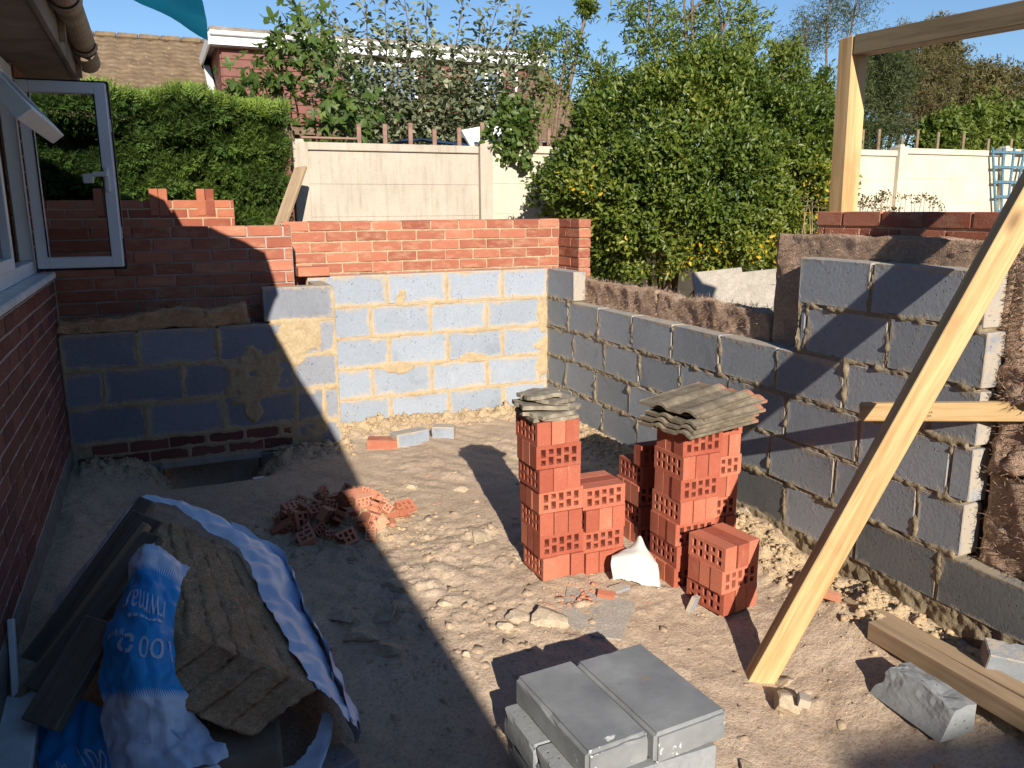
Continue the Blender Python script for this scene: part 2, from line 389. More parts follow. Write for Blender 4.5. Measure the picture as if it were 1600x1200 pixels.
def _ground():
    n = NT('ground', .97, .1); v = n.world(); a = n.noise(1.3, 6, .6, v); b = n.noise(9, 7, .68, v); f = n.noise(70, 5, .7, v); g = n.noise(240, 3, .6, v)
    c = n.ramp(n.math('ADD', n.math('MULTIPLY', a, .55), n.math('MULTIPLY', b, .45)), [(.32, (.41, .305, .215)), (.5, (.52, .405, .295)), (.68, (.60, .48, .36))])
    c = n.mix(n.math('MULTIPLY', n.attr('rnd'), n.ramp(b, [(.3, .35), (.6, 1.)])), c, (.50, .385, .225))
    c = n.mix(n.ramp(f, [(.30, .55), (.52, 0.)]), c, (.17, .11, .068))
    c = n.mix(n.ramp(g, [(.62, 0.), (.75, .5)]), c, (.56, .46, .33))
    n.col(c); n.bump(n.math('ADD', n.math('MULTIPLY', b, .8), n.math('ADD', f, n.math('MULTIPLY', g, .4))), .75, .012); return n.m
MT['ground'] = _ground()
MT['crumb'] = m_mortar('crumbs', (.38, .27, .165), (.54, .405, .25))

# ------------------------------------------------------------------ ground
_by = np.array([-60, -6, -4, -3.6, -3.0, -2.6, -1.5, -.5, 0, 1, 60.]); _bz = np.array([-.24, -.24, -.215, -.185, -.10, -.045, -.005, .02, .035, .05, .05])
def sm(t): t = np.clip(t, 0, 1); return t * t * (3 - 2 * t)
def sandmask(x, y):
    x = np.asarray(x, float); y = np.asarray(y, float)
    r = np.exp(-((x + .16) / .16) ** 2) * (y < .05) * sm((x + .75) / .2) * sm((y + 4.6) / .3)
    b = np.exp(-((y + .10) / .16) ** 2) * (x > -1.75) * (x < .05)
    l = np.exp(-((y + .50) / .13) ** 2) * (x < -1.70) * (x > -3.3)
    p = np.exp(-(((x + 2.02) / .34) ** 2 + ((y + 1.72) / .34) ** 2))
    return np.clip(r + b + l + p, 0, 1)
def base_h(x, y):
    x = np.asarray(x, float); y = np.asarray(y, float)
    z = np.interp(y, _by, _bz)
    z = z + .085 * sm((x + .85) / .6) * sm((-3.0 - y) / .5)
    z = z + (.085 - np.interp(y, _by, _bz)) * sm((-2.95 - x) / .35) * sm((y + 3.4) / .8)
    pit = np.exp(-(((x + 2.56) / .30) ** 4 + ((y + .42) / .34) ** 4)); z = z - .30 * pit
    return z
def cells(x, y, sc, seed=0):
    """nearest jittered point: returns its random value and the distance to the cell border"""
    px, py = x * sc, y * sc; ix, iy = np.floor(px).astype(np.int64), np.floor(py).astype(np.int64); z = np.zeros_like(ix)
    f1 = np.full(px.shape, 9.); f2 = np.full(px.shape, 9.); val = np.zeros(px.shape)
    for a in (-1, 0, 1):
        for b in (-1, 0, 1):
            jx = ix + a + _h(ix + a, iy + b, z, seed); jy = iy + b + _h(ix + a, iy + b, z + 1, seed); d = np.hypot(px - jx, py - jy)
            nv = _h(ix + a, iy + b, z + 2, seed); c = d < f1
            f2 = np.where(c, f1, np.minimum(f2, d)); val = np.where(c, nv, val); f1 = np.where(c, d, f1)
    return val, f2 - f1
def crust(x, y):
    p = np.stack([x, y, np.zeros_like(x)], -1); wx = x + .035 * fbm(p * 8, 91, 3); wy = y + .035 * fbm(p * 8, 92, 3)
    band = np.exp(-(((x + 1.75) / .75) ** 2 + ((y + 2.92) / .30) ** 2)) + .8 * np.exp(-(((x + 1.62) / .5) ** 2 + ((y + 2.2) / .35) ** 2)) + .45 * np.clip(fbm(p * 1.3, 95, 3) * 1.6, 0, 1)
    v1, e1 = cells(wx, wy, 8.5, 3); v2, e2 = cells(wx, wy, 21, 4); v3, e3 = cells(wx, wy, 45, 6)
    h = .034 * (v1 > .55) * (v1 - .3) * sm(e1 / .10) + .020 * (v2 > .55) * (v2 - .2) * sm(e2 / .14) + .010 * (v3 > .6) * v3 * sm(e3 / .2)
    return np.clip(band, 0, 1.1) * h * .6
def noise_h(x, y, q=1.0):
    p = np.stack([x, y, np.zeros_like(x)], -1)
    s = sandmask(x, y); inside = sm((x + 3.6) / .1) * sm((.15 - x) / .1) * sm((.1 - y) / .1)
    n1 = fbm(p * 1.6, 3, 3) * .014; n2 = fbm(p * 7, 5, 4) * .007; n3 = np.maximum(fbm(p * 22, 9, 3), 0) * .006
    rough = np.clip(fbm(p * 2.2, 21, 2) * 1.3 + .55, .15, 1.3)
    lump = np.abs(fbm(p * 13, 31, 4)) * .05
    # wheel and boot marks towards the front
    foot = np.sin((x * .8 + y * .55) * 46 + 3 * fbm(p * 3, 41, 2)) * .0035 * np.clip(fbm(p * 1.7, 51, 2) * 2, 0, 1)
    return inside * (n1 + (n2 + n3) * rough + s * (lump + .025) + foot + crust(x, y))
def gz(x, y): 
    x = np.array([x], float); y = np.array([y], float)
    return float((base_h(x, y) + noise_h(x, y))[0])
def axis(lo, a, b, hi, step):
    fine = np.arange(a, b + 1e-6, step)
    l = a - np.cumsum(np.geomspace(step * 2, 18, 26)); l = l[l > lo][::-1]; h = b + np.cumsum(np.geomspace(step * 2, 18, 26)); h = h[h < hi]
    return np.concatenate([[lo], l, fine, h, [hi]])
gx = axis(-130, -3.42, .12, 130, .0135); gy = axis(-90, -4.75, .12, 220, .0135)
XX, YY = np.meshgrid(gx, gy); ZZ = base_h(XX, YY) + noise_h(XX, YY)
nx_, ny_ = len(gx), len(gy); ii = np.arange(nx_ * ny_).reshape(ny_, nx_)
GF = np.stack([ii[:-1, :-1], ii[:-1, 1:], ii[1:, 1:], ii[1:, :-1]], -1).reshape(-1, 4)
ground = obj('ground', mesh('ground', np.stack([XX, YY, ZZ], -1).reshape(-1, 3), GF, MT['ground'], True, rnd=sandmask(XX, YY).ravel()))
tag(ground, kind='structure')

# ------------------------------------------------------------------ block and brick walls
def mortar_face(name, parent, ax, plane, sgn, pieces, a0, a1, z0, z1, depth, mat, out, amp, step=.011, seed=0, sharp=.55, top=None, blobs=(), fr=9):
    """mortar body behind the pieces: a slab whose visible face swells out of the joints.
    ax 'x': wall runs along X, face at Y=plane; ax 'y': wall runs along Y, face at X=plane. sgn: direction the face looks."""
    na = max(2, int((a1 - a0) / step)); nz = max(2, int((z1 - z0) / step))
    A, Zg = np.meshgrid(np.linspace(a0, a1, na), np.linspace(z0, z1, nz))
    dep = np.full(A.shape, -.01)
    for (p0, p1, q0, q1) in pieces:
        d = np.minimum(np.minimum(A - p0, p1 - A), np.minimum(Zg - q0, q1 - Zg)); dep = np.maximum(dep, d)
    p = np.stack([A, Zg, np.zeros_like(A)], -1)
    nz1 = fbm(p * fr, seed, 4); nz2 = fbm(p * 34, seed + 7, 3)
    h = out + amp * nz1 + amp * .5 * nz2 - np.maximum(dep, 0) * sharp
    h = np.where(dep > .05, -.03, h); h = np.maximum(h, -.03)
    for (ba, bz, ra, rz, bh) in blobs:      # mortar trowelled over the pieces
        q = 1 - np.sqrt(((A - ba) / ra) ** 2 + ((Zg - bz) / rz) ** 2) + .55 * fbm(p * 11, seed + 77, 4)
        h = np.maximum(h, np.minimum(q * .05, bh) + .0015 * nz2)
    keep = np.ones(A.shape, bool) if top is None else Zg <= top(A) - .004
    f = plane + sgn * h
    V = np.stack([A, f, Zg] if ax == 'x' else [f, A, Zg], -1).reshape(-1, 3)
    n = na * nz; bk = plane - sgn * depth
    V2 = np.stack([A, np.full_like(A, bk), Zg] if ax == 'x' else [np.full_like(A, bk), A, Zg], -1).reshape(-1, 3)
    id_ = np.arange(n).reshape(nz, na); F = [np.stack([id_[:-1, :-1], id_[:-1, 1:], id_[1:, 1:], id_[1:, :-1]], -1).reshape(-1, 4)]
    def strip(e): return np.stack([e[:-1], e[1:], e[1:] + n, e[:-1] + n], -1)
    if top is None:
        F += [strip(id_[-1]), strip(id_[0]), strip(id_[:, 0]), strip(id_[:, -1])]
        F.append(np.array([[n + id_[0, 0], n + id_[0, -1], n + id_[-1, -1], n + id_[-1, 0]]]))
    else:       # stepped wall: leave the mortar out above each step and give it a back of the same outline
        kf = keep.ravel(); F = [F[0][kf[F[0]].all(1)]]; F.append(F[0][:, ::-1] + n)
        e = np.sort(np.concatenate([F[0][:, [i, (i + 1) % 4]] for i in range(4)]), 1); ue, ct = np.unique(e, axis=0, return_counts=True); be = ue[ct == 1]
        F.append(np.stack([be[:, 0], be[:, 1], be[:, 1] + n, be[:, 0] + n], -1))
    return obj(name, mesh(name, np.concatenate([V, V2]), np.concatenate(F), mat, True), parent)

def lay(parent, name, ax, plane, sgn, pieces, thick, mat, bev=.004, jit=.0012, wob=.002, alt=None):
    for k, (p0, p1, q0, q1) in enumerate(pieces):
        rr = random.Random(k * 13 + len(pieces)); m = (alt or {}).get(k, mat)
        me = cbox(p1 - p0, thick, q1 - q0, bev, m, k % 5, jit)
        c = (p0 + p1) / 2; d = plane - sgn * thick / 2 + rr.uniform(-wob, wob)
        if ax == 'x': obj(name, me, parent, (c, d, (q0 + q1) / 2), (0, 0, 0 if sgn < 0 else math.pi))
        else: obj(name, me, parent, (d, c, (q0 + q1) / 2), (0, rr.uniform(-.004, .004), -math.pi / 2 if sgn < 0 else math.pi / 2))
def rows(z0, dz, js, j=.010):
    """js: joint positions from left to right including both ends"""
    return [(a + j / 2, b - j / 2, z0 + j, z0 + dz) for a, b in zip(js[:-1], js[1:])]

# back block wall (face at Y=0, looking towards -Y)
A1 = [-1.84, -1.733, -1.283, -.833, -.383, 0.0]; A2 = [-1.84, -1.414, -.964, -.514, -.064, 0.0]
pcs = []
for i, z in enumerate((.9, .675, .45, .225, 0)): pcs += rows(z, .225, A1 if i % 2 == 0 else A2, .013)
back = empty('back_block_wall', (-.9, 0, 0)); back_off = Vector((.9, 0, 0))
tag(back, 'pale blue-grey concrete block wall with yellow mortar across the sunlit back', 'wall')
def under(parent):      # parts are given in world coordinates: cancel the parent's own offset
    parent['kind'] = 'thing'
    for c in parent.children:
        c.matrix_parent_inverse = Matrix.Translation(-Vector(parent.location))
lay(back, 'block', 'x', 0, -1, pcs, .1, MT['block_back'], .005)
mortar_face('mortar', back, 'x', -.002, -1, pcs, -1.84, 0.0, -.3, 1.122, .094, MT['mortar'], -.001, .0035, .010, 3, .42, None, [(-.05, .36, .07, .15, .004), (-.04, .72, .04, .12, .004), (-1.2, .44, .12, .03, .003), (-1.18, .98, .05, .05, .003), (-.62, .47, .08, .03, .003)])
under(back)

# right block wall (face at X=0, looking towards -X); low stretch, tall pier and the course below the doorway
R1 = [-.45, 0.0]; R2 = [-3.72, -3.50, -3.055, -2.608, -2.158, -1.708, -1.258, -.808, -.358, -.001]
R3 = [-3.72, -3.62, -3.16, -2.70, -2.25, -1.80, -1.35, -.90, -.44, -.001]; R4 = [-3.71, -3.49, -3.04, -2.60, -2.14, -1.69, -1.23, -.78, -.318, -.001]
R5 = [-4.52, -4.07, -3.62, -3.19, -2.725, -2.25, -1.80, -1.347, -.89, -.433, -.001]
J = .014
pr = rows(.9, .225, R1, J) + rows(.675, .225, R2, J) + rows(.45, .225, R3, J) + rows(.225, .225, R4, J) + rows(0, .225, R5, J)
pr += rows(.9, .225, [-3.72, -3.266, -2.79, -2.75], J) + rows(1.125, .225, [-3.70, -3.155, -2.725], J)
right = empty('right_block_wall', (0, -2, 0)); tag(right, 'grey concrete block wall stepping up to a tall pier on the right', 'wall')
nlow = len(pr)
alt = {}
for k, p in enumerate(pr):
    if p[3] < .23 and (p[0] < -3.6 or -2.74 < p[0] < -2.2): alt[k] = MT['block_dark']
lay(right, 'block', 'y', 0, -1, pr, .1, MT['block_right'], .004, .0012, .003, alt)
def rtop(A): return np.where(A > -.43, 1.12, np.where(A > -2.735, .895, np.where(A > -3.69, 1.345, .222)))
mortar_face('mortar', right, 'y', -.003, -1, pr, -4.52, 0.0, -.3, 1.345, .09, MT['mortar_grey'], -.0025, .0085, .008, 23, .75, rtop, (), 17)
# ragged mortar squeezed along the bed and head joints
under(right)

# left block wall (face at Y=-.42) with a pier at its right end, brick courses and a lintel over the hole
pl = []
pl += rows(.878, .225, [-2.20, -1.745], .012)
pl += rows(.653, .225, [-3.352, -2.938, -2.48, -2.03, -1.864, -1.745], .013)
pl += rows(.428, .225, [-3.352, -3.15, -2.70, -2.25, -2.03, -1.745], .013)
pl += rows(.203, .225, [-3.352, -2.93, -2.483, -2.025, -1.848, -1.745], .013)
left = empty('left_block_wall', (-2.5, -.42, 0)); tag(left, 'shaded blue-grey block wall with smeared mortar between house wall and pier', 'wall')
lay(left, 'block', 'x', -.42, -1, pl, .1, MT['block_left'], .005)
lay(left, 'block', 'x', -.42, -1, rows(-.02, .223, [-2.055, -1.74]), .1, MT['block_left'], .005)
pb = rows(.128, .075, [-3.25, -3.04, -2.815, -2.59, -2.365, -2.14, -2.06]) + rows(.053, .075, [-3.33, -3.15, -2.93, -2.70, -2.48, -2.25, -2.06])
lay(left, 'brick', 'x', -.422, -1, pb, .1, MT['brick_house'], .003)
def ltop(A): return np.where(A > -2.16, 1.10, .878)
mortar_face('mortar', left, 'x', -.422, -1, pl + pb, -3.353, -1.745, .047, 1.10, .094, MT['mortar'], .000, .0045, .010, 43, .36, ltop, [(-2.20, .60, .16, .11, .006), (-2.30, .50, .12, .10, .005), (-2.03, .74, .10, .13, .005), (-1.93, .79, .06, .10, .004), (-2.10, .645, .2, .04, .005), (-2.30, .30, .05, .05, .004)])
# thick smear of mortar trowelled over the joint
_sm = []
box('lintel', (-2.87, -.425, .004), (-2.27, -.33, .05), MT['concrete'], left, .004)
lumpy('foundation', [(-3.36, -.45, -.5), (-2.86, -.45, -.5), (-3.36, -.30, -.5), (-2.86, -.30, -.5), (-3.36, -.43, .048), (-2.86, -.43, .046), (-3.36, -.30, .048), (-2.86, -.30, .046)], 26, 6, 26, .018, 9, MT['render'], left, 3)
lumpy('foundation', [(-2.27, -.45, -.5), (-1.74, -.44, -.5), (-2.27, -.30, -.5), (-1.74, -.30, -.5), (-2.27, -.43, .046), (-1.74, -.425, -.03), (-2.27, -.30, .046), (-1.74, -.30, -.03)], 26, 6, 26, .016, 9, MT['render'], left, 5)
box('return_leaf', (-1.84, -.318, -.3), (-1.748, -.004, 1.10), MT['block_left'], left)
under(left)

# outer brick leaves
def brick_rows(z0, n, a0, a1, off=0.0, m=.225, j=.010):
    out = []
    for k in range(n):
        s = a0 - (m / 2 if (k % 2) else 0) + off; js = [a0]
        while s < a1 - .03:
            s += m
            if s - a0 > .04: js.append(min(s, a1))
        if js[-1] < a1 - .001: js[-1] = a1
        out += rows(z0 + k * .075, .075, js, j)
    return out
bb = empty('back_brick_wall', (-.9, .25, 0)); tag(bb, 'sunlit red brick outer wall standing behind the back block wall, with a short return', 'wall')
pbk = brick_rows(.75, 10, -1.96, .2, .07)
lay(bb, 'brick', 'x', .2, -1, pbk, .1025, MT['brick'], .003, .0015, .0025)
mortar_face('mortar', bb, 'x', .203, -1, pbk, -1.96, .2, 0, 1.493, .094, MT['mortar_red'], -.002, .0042, .009, 63, .7)
pret = []
for k in range(10):
    js = [-.14, .0, .225] if k % 2 else [-.14, .085, .225]
    pret += rows(.75 + k * .075, .075, js)
lay(bb, 'brick', 'y', .2, -1, pret, .1025, MT['brick'], .003, .0015, .0025)
box('mortar', (.208, -.122, 0), (.296, .3, 1.49), MT['mortar_red'], bb)
under(bb)
lb = empty('left_brick_wall', (-2.6, -.2, 0)); tag(lb, 'red brick outer wall behind the left block wall, mostly in shadow', 'wall')
plb = brick_rows(.735, 10, -3.352, -1.962, .10)
lay(lb, 'brick', 'x', -.22, -1, plb, .1025, MT['brick'], .003, .0015, .0025)
mortar_face('mortar', lb, 'x', -.217, -1, plb, -3.352, -1.962, 0, 1.478, .094, MT['mortar_house'], -.005, .003, .011, 83, .8)
under(lb)
rb = empty('right_brick_wall', (.25, -2.6, 0)); tag(rb, 'red brick outer wall behind the grey pier, timber post on it', 'wall')
prb = brick_rows(.66, 12, -3.78, -2.60) + brick_rows(.66, 3, -2.60, -.15)
lay(rb, 'brick', 'y', .2, -1, prb, .1025, MT['brick'], .003, .0015, .0025)
box('mortar', (.208, -3.755, 0), (.296, -2.61, 1.552), MT['mortar_red'], rb); box('mortar', (.208, -2.6, 0), (.296, -.15, .878), MT['mortar_red'], rb)
under(rb)

# ------------------------------------------------------------------ the house on the left
house = empty('house', (-3.4, -2, 0)); tag(house, 'shaded brick house wall with white open window and gutter at left edge', 'house')
ph = brick_rows(.20, 14, -3.9, -.225, .06)
ph2 = [p for p in brick_rows(1.25, 14, -.83, -.225, .06)]
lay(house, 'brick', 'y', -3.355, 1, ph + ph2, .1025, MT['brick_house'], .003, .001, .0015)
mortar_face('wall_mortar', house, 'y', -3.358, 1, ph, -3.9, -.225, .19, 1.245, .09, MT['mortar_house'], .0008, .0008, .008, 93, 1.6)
box('wall_mortar', (-3.45, -.826, 1.25), (-3.362, -.23, 2.31), MT['mortar_house'], house)
lumpy('plinth', [(-3.46, -12, -.6), (-3.352, -12, -.6), (-3.46, -.22, -.6), (-3.352, -.22, -.6), (-3.46, -12, .198), (-3.356, -12, .198), (-3.46, -.22, .198), (-3.356, -.22, .198)], 2, 240, 16, .006, 6, MT['render'], house, 8)
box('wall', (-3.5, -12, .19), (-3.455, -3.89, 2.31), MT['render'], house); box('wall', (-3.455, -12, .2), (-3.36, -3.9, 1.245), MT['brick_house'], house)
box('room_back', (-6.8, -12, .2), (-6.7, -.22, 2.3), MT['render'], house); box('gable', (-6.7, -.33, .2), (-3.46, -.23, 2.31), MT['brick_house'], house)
box('room_floor', (-6.7, -12, .3), (-3.5, -.33, .4), MT['soffit'], house); box('room_ceiling', (-6.7, -12, 2.26), (-3.5, -.34, 2.29), MT['white_dirty'], house)
# window: sill, fixed frame, mullions, panes, an open casement and an open top light
box('sill', (-3.46, -4.6, 1.235), (-3.285, -.78, 1.268), MT['white_dirty'], house, .006)
frm = join_boxes('window_frame', [((-3.43, -4.6, 1.27), (-3.365, -.83, 1.335)), ((-3.43, -4.6, 2.22), (-3.365, -.83, 2.29)), ((-3.43, -.895, 1.335), (-3.365, -.83, 2.22)),
      ((-3.43, -1.62, 1.335), (-3.365, -1.555, 2.22)), ((-3.43, -2.75, 1.335), (-3.365, -2.685, 2.22)), ((-3.43, -2.685, 1.86), (-3.365, -1.62, 1.92))], MT['white'], house, .004)
seal = join_boxes('window_seal', [((-3.36, -1.615, 1.34), (-3.352, -1.60, 1.86)), ((-3.36, -2.70, 1.34), (-3.352, -2.685, 1.86)), ((-3.36, -2.68, 1.342), (-3.352, -1.62, 1.352))], MT['black'], house, 0)
join_boxes('window_sash', [((-3.42, -2.68, 1.34), (-3.35, -2.63, 1.855)), ((-3.42, -1.675, 1.34), (-3.35, -1.625, 1.855)), ((-3.42, -2.63, 1.34), (-3.35, -1.675, 1.39)), ((-3.42, -2.63, 1.81), (-3.35, -1.675, 1.855))], MT['white'], house, .003)
box('window_pane', (-3.395, -2.63, 1.39), (-3.385, -1.675, 1.81), MT['glass_dark'], house, 0)
box('window_pane', (-3.40, -4.6, 1.335), (-3.39, -2.75, 2.22), MT['glass_dark'], house, 0)
cs = empty('casement', (-3.345, -.90, 0), (0, 0, R(-3))); cs.parent = house
def cbx(name, bxs, mat, p=cs, bev=.003): return join_boxes(name, bxs, mat, p, bev)
cbx('casement_frame', [((0, -.03, 1.295), (.055, .03, 2.215)), ((.345, -.03, 1.295), (.40, .03, 2.215)), ((.055, -.03, 1.295), (.345, .03, 1.35)), ((.055, -.03, 2.16), (.345, .03, 2.215))], MT['white'])
cbx('casement_seal', [((.402, .012, 1.29), (.412, .036, 2.22)), ((.052, -.033, 1.352), (.058, -.025, 2.158)), ((.342, -.033, 1.352), (.348, -.025, 2.158)), ((.0, .012, 1.280), (.41, .036, 1.292)), ((.0, .012, 2.217), (.41, .036, 2.228))], MT['black'], cs, 0)
cbx('casement_pane', [((.05, -.008, 1.345), (.35, .008, 2.165))], MT['glass'], cs, 0)
cbx('casement_handle', [((.352, -.045, 1.68), (.376, -.028, 1.80)), ((.30, -.062, 1.755), (.372, -.044, 1.780)), ((.255, -.062, 1.722), (.305, -.044, 1.768))], MT['metal'], cs, .004)
cbx('lock_strip', [((.3995, -.016, 1.34), (.4035, .004, 2.17)), ((.402, -.012, 1.44), (.408, 0.0, 1.50)), ((.402, -.012, 1.98), (.408, 0.0, 2.04))], MT['metal'], cs, 0)
tl = empty('top_light', (-3.35, -1.60, 2.17), (R(0), R(-38), 0)); tl.parent = house
join_boxes('top_light_frame', [((-.03, -1.05, -.36), (.03, -1.0, 0)), ((-.03, -.05, -.36), (.03, 0, 0)), ((-.03, -1.0, -.36), (.03, -.05, -.31)), ((-.03, -1.0, -.05), (.03, -.05, 0))], MT['white'], tl, .003)
join_boxes('top_light_pane', [((-.006, -1.0, -.31), (.006, -.05, -.05))], MT['glass_dark'], tl, 0)
# eaves
box('soffit', (-3.46, -12, 2.315), (-3.125, -.2, 2.33), MT['soffit'], house, .002)
box('fascia', (-3.122, -12, 2.305), (-3.098, -.2, 2.47), MT['soffit'], house, .003)
def half_pipe(name, x, z, r, y0, y1, mat, parent, th=.004, n=12):
    V = []; F = []
    for y in (y0, y1):
        for rr in (r, r - th):
            for k in range(n + 1):
                an = math.pi + math.pi * k / n; V.append((x + rr * math.cos(an), y, z + rr * math.sin(an)))
    m = n + 1
    for k in range(n):
        F.append((k, k + 1, 2 * m + k + 1, 2 * m + k)); F.append((m + k, 3 * m + k, 3 * m + k + 1, m + k + 1))
        F.append((k, m + k, m + k + 1, k + 1)); F.append((2 * m + k, 2 * m + k + 1, 3 * m + k + 1, 3 * m + k))
    F += [(0, 2 * m, 3 * m, m), (n, m + n, 3 * m + n, 2 * m + n)]
    return obj(name, mesh(name, V, F, mat, False), parent)
half_pipe('gutter', -3.04, 2.455, .060, -12, -.62, MT['gutter'], house); half_pipe('gutter', -3.045, 2.425, .064, -.60, -.20, MT['gutter'], house)
half_pipe('gutter_union', -3.04, 2.452, .067, -.70, -.57, MT['gutter'], house); half_pipe('gutter_union', -3.04, 2.452, .067, -1.75, -1.64, MT['gutter'], house)
join_boxes('gutter_bracket', [((-3.098, -.46, 2.30), (-3.07, -.43, 2.44)), ((-3.098, -1.36, 2.33), (-3.07, -1.33, 2.46))], MT['timber_grey'], house)
rv = [(-3.03, -12, 2.47), (-3.03, -.16, 2.47), (-6.2, -.16, 4.05), (-6.2, -12, 4.05), (-3.03, -12, 2.43), (-3.03, -.16, 2.43), (-6.2, -.16, 4.0), (-6.2, -12, 4.0)]
obj('roof', mesh('roof', rv, [(0, 1, 2, 3), (7, 6, 5, 4), (0, 4, 5, 1), (1, 5, 6, 2), (2, 6, 7, 3), (3, 7, 4, 0)], MT['tile']), house)
under(house)
for c in (cs, tl): c.matrix_parent_inverse = Matrix.Translation(-Vector(house.location))

# ------------------------------------------------------------------ blue tarpaulin hanging over the gutter
nu, nv = 20, 70; V = []; UVt = []
for j in range(nv + 1):
    y = -2.22 - 4.2 * j / nv
    edge = np.interp(y, [-6.45, -6.2, -5.3, -4.2, -3.4, -3.0, -2.6, -2.22], [-3.0, -2.76, -2.70, -2.74, -2.74, -2.60, -2.56, -2.53])
    for i in range(nu + 1):
        t = i / nu; x = -3.16 + (edge + 3.16) * t
        z = 2.505 - .285 * t + .018 * fb((x * 5, y * 2.2, 0), 3)
        V.append((x, y + .05 * t * math.sin(y * 3), z))
F = [(j * (nu + 1) + i, j * (nu + 1) + i + 1, (j + 1) * (nu + 1) + i + 1, (j + 1) * (nu + 1) + i) for j in range(nv) for i in range(nu)]
tarp = obj('tarpaulin', mesh('tarpaulin', V, F, MT['tarp'], True)); tag(tarp, 'bright blue tarpaulin flapping over the house gutter against the sky', 'tarpaulin')

# ------------------------------------------------------------------ perforated bricks
BL, BW, BT = .215, .1025, .065
def perforated(mat, holes=True):
    """length along X, 102.5 mm along Y, 65 mm along Z; ten holes run through along Z"""
    V = []; F = []; ix = {}
    def v(x, y, z):
        k = (round(x, 5), round(y, 5), round(z, 5))
        if k not in ix: ix[k] = len(V); V.append(k)
        return ix[k]
    def q(a, b, c, d): F.append((v(*a), v(*b), v(*c), v(*d)))
    hx = [-.074 + .037 * i for i in range(5)]; xs = []
    for i, c in enumerate(hx):
        big = .035; small = .022
        y1 = (-.034, -.034 + (big if i % 2 == 0 else small)); y2 = (.036 - (small if i % 2 == 0 else big), .036)
        xs.append((c - .0112, c + .0112, y1, y2))
    L, W, T = BL / 2, BW / 2, BT / 2
    for z, s in ((T, 1), (-T, -1)):
        def face(x0, x1, y0, y1):
            p = [(x0, y0, z), (x1, y0, z), (x1, y1, z), (x0, y1, z)]
            q(*(p if s > 0 else p[::-1]))
        cur = -L
        for (x0, x1, a, b) in xs:
            face(cur, x0, -W, W)
            face(x0, x1, -W, a[0]); face(x0, x1, a[1], b[0]); face(x0, x1, b[1], W); cur = x1
        face(cur, L, -W, W)
    for (x0, x1, a, b) in xs:
        for (y0, y1) in (a, b):
            q((x0, y0, -T), (x1, y0, -T), (x1, y0, T), (x0, y0, T))
            q((x1, y1, -T), (x0, y1, -T), (x0, y1, T), (x1, y1, T))
            q((x0, y1, -T), (x0, y0, -T), (x0, y0, T), (x0, y1, T))
            q((x1, y0, -T), (x1, y1, -T), (x1, y1, T), (x1, y0, T))
    q((-L, -W, -T), (L, -W, -T), (L, -W, T), (-L, -W, T)); q((L, W, -T), (-L, W, -T), (-L, W, T), (L, W, T))
    q((-L, W, -T), (-L, -W, -T), (-L, -W, T), (-L, W, T)); q((L, -W, -T), (L, W, -T), (L, W, T), (L, -W, T))
    return mesh('perforated_brick', V, F, mat)
PB = perforated(MT['brick_new'])
ORD = ['bottom', 'second', 'third', 'fourth', 'fifth', 'sixth', 'top']
def stack(nm, desc, cx, cy, z0, rot, types, group, lean=(0, 0), only=None):
    n = len(types); rr = random.Random(nm)
    for k, ty in enumerate(types):
        z = z0 + (k + .5) * (BW + .0008); cxx = cx + lean[0] * k + rr.uniform(-.006, .006); cyy = cy + lean[1] * k + rr.uniform(-.006, .006); ra = rot + rr.uniform(-.03, .03)
        cname = 'top' if k == n - 1 else ('bottom' if k == 0 else ORD[k])
        lvl = {'top': 'top course', 'bottom': 'bottom course'}.get(cname, cname + ' course')
        cnt = (only or {}).get(k, (0, 1, 2))
        for i in cnt:
            o_ = (i - 1) * (BT + .004) + rr.uniform(-.001, .001); sl = rr.uniform(-.004, .004)
            if ty == 'L': dx, dy, yaw = sl, o_, 0
            else: dx, dy, yaw = o_, sl, math.pi / 2
            px = cxx + dx * math.cos(ra) - dy * math.sin(ra); py = cyy + dx * math.sin(ra) + dy * math.cos(ra)
            # stand the brick on its long edge: local Y -> up
            o = obj('brick', PB); o.matrix_world = Matrix.Translation((px, py, z)) @ Matrix.Rotation(ra + yaw + rr.uniform(-.012, .012), 4, 'Z') @ Matrix.Rotation(math.pi / 2, 4, 'X') @ Matrix.Rotation(math.pi * rr.choice((0, 1)), 4, 'Z')
            if len(cnt) == 1: w_ = 'single'
            elif ty == 'L': w_ = ('near', 'middle', 'far')[i]
            else: w_ = ('left', 'middle', 'right')[i]
            tag(o, f'{w_} red perforated brick in {lvl}, {desc}', 'brick', group)
T_, L_t = 'T', 'L'
stack('A', 'slate-topped stack', -1.236, -2.620, -.03, 0.0, 'TLTLTLT', 'bricks of the slate-topped stack', (-.006, 0))
stack('A2', 'short stack beside slate-topped one', -1.018, -2.600, -.055, 0.0, 'TLTL', 'bricks of the short four-high stack')
stack('B', 'half-hidden stack behind white sheet', -.632, -2.445, -.05, .0, 'LTLTL', 'bricks of the half-hidden stack', (0, 0), {4: (0,)})
stack('C', 'tall front stack under roof tiles', -.680, -2.820, -.10, .02, 'LTLTLTL', 'bricks of the tile-topped stack', (.004, 0))
stack('E', 'back right stack under roof tiles', -.395, -2.62, -.095, .0, 'LTLTLTL', 'bricks of the back right stack')
stack('D', 'low stack nearest timber brace', -.648, -3.085, -.105, .17, 'TLT', 'bricks of the low three-high stack')

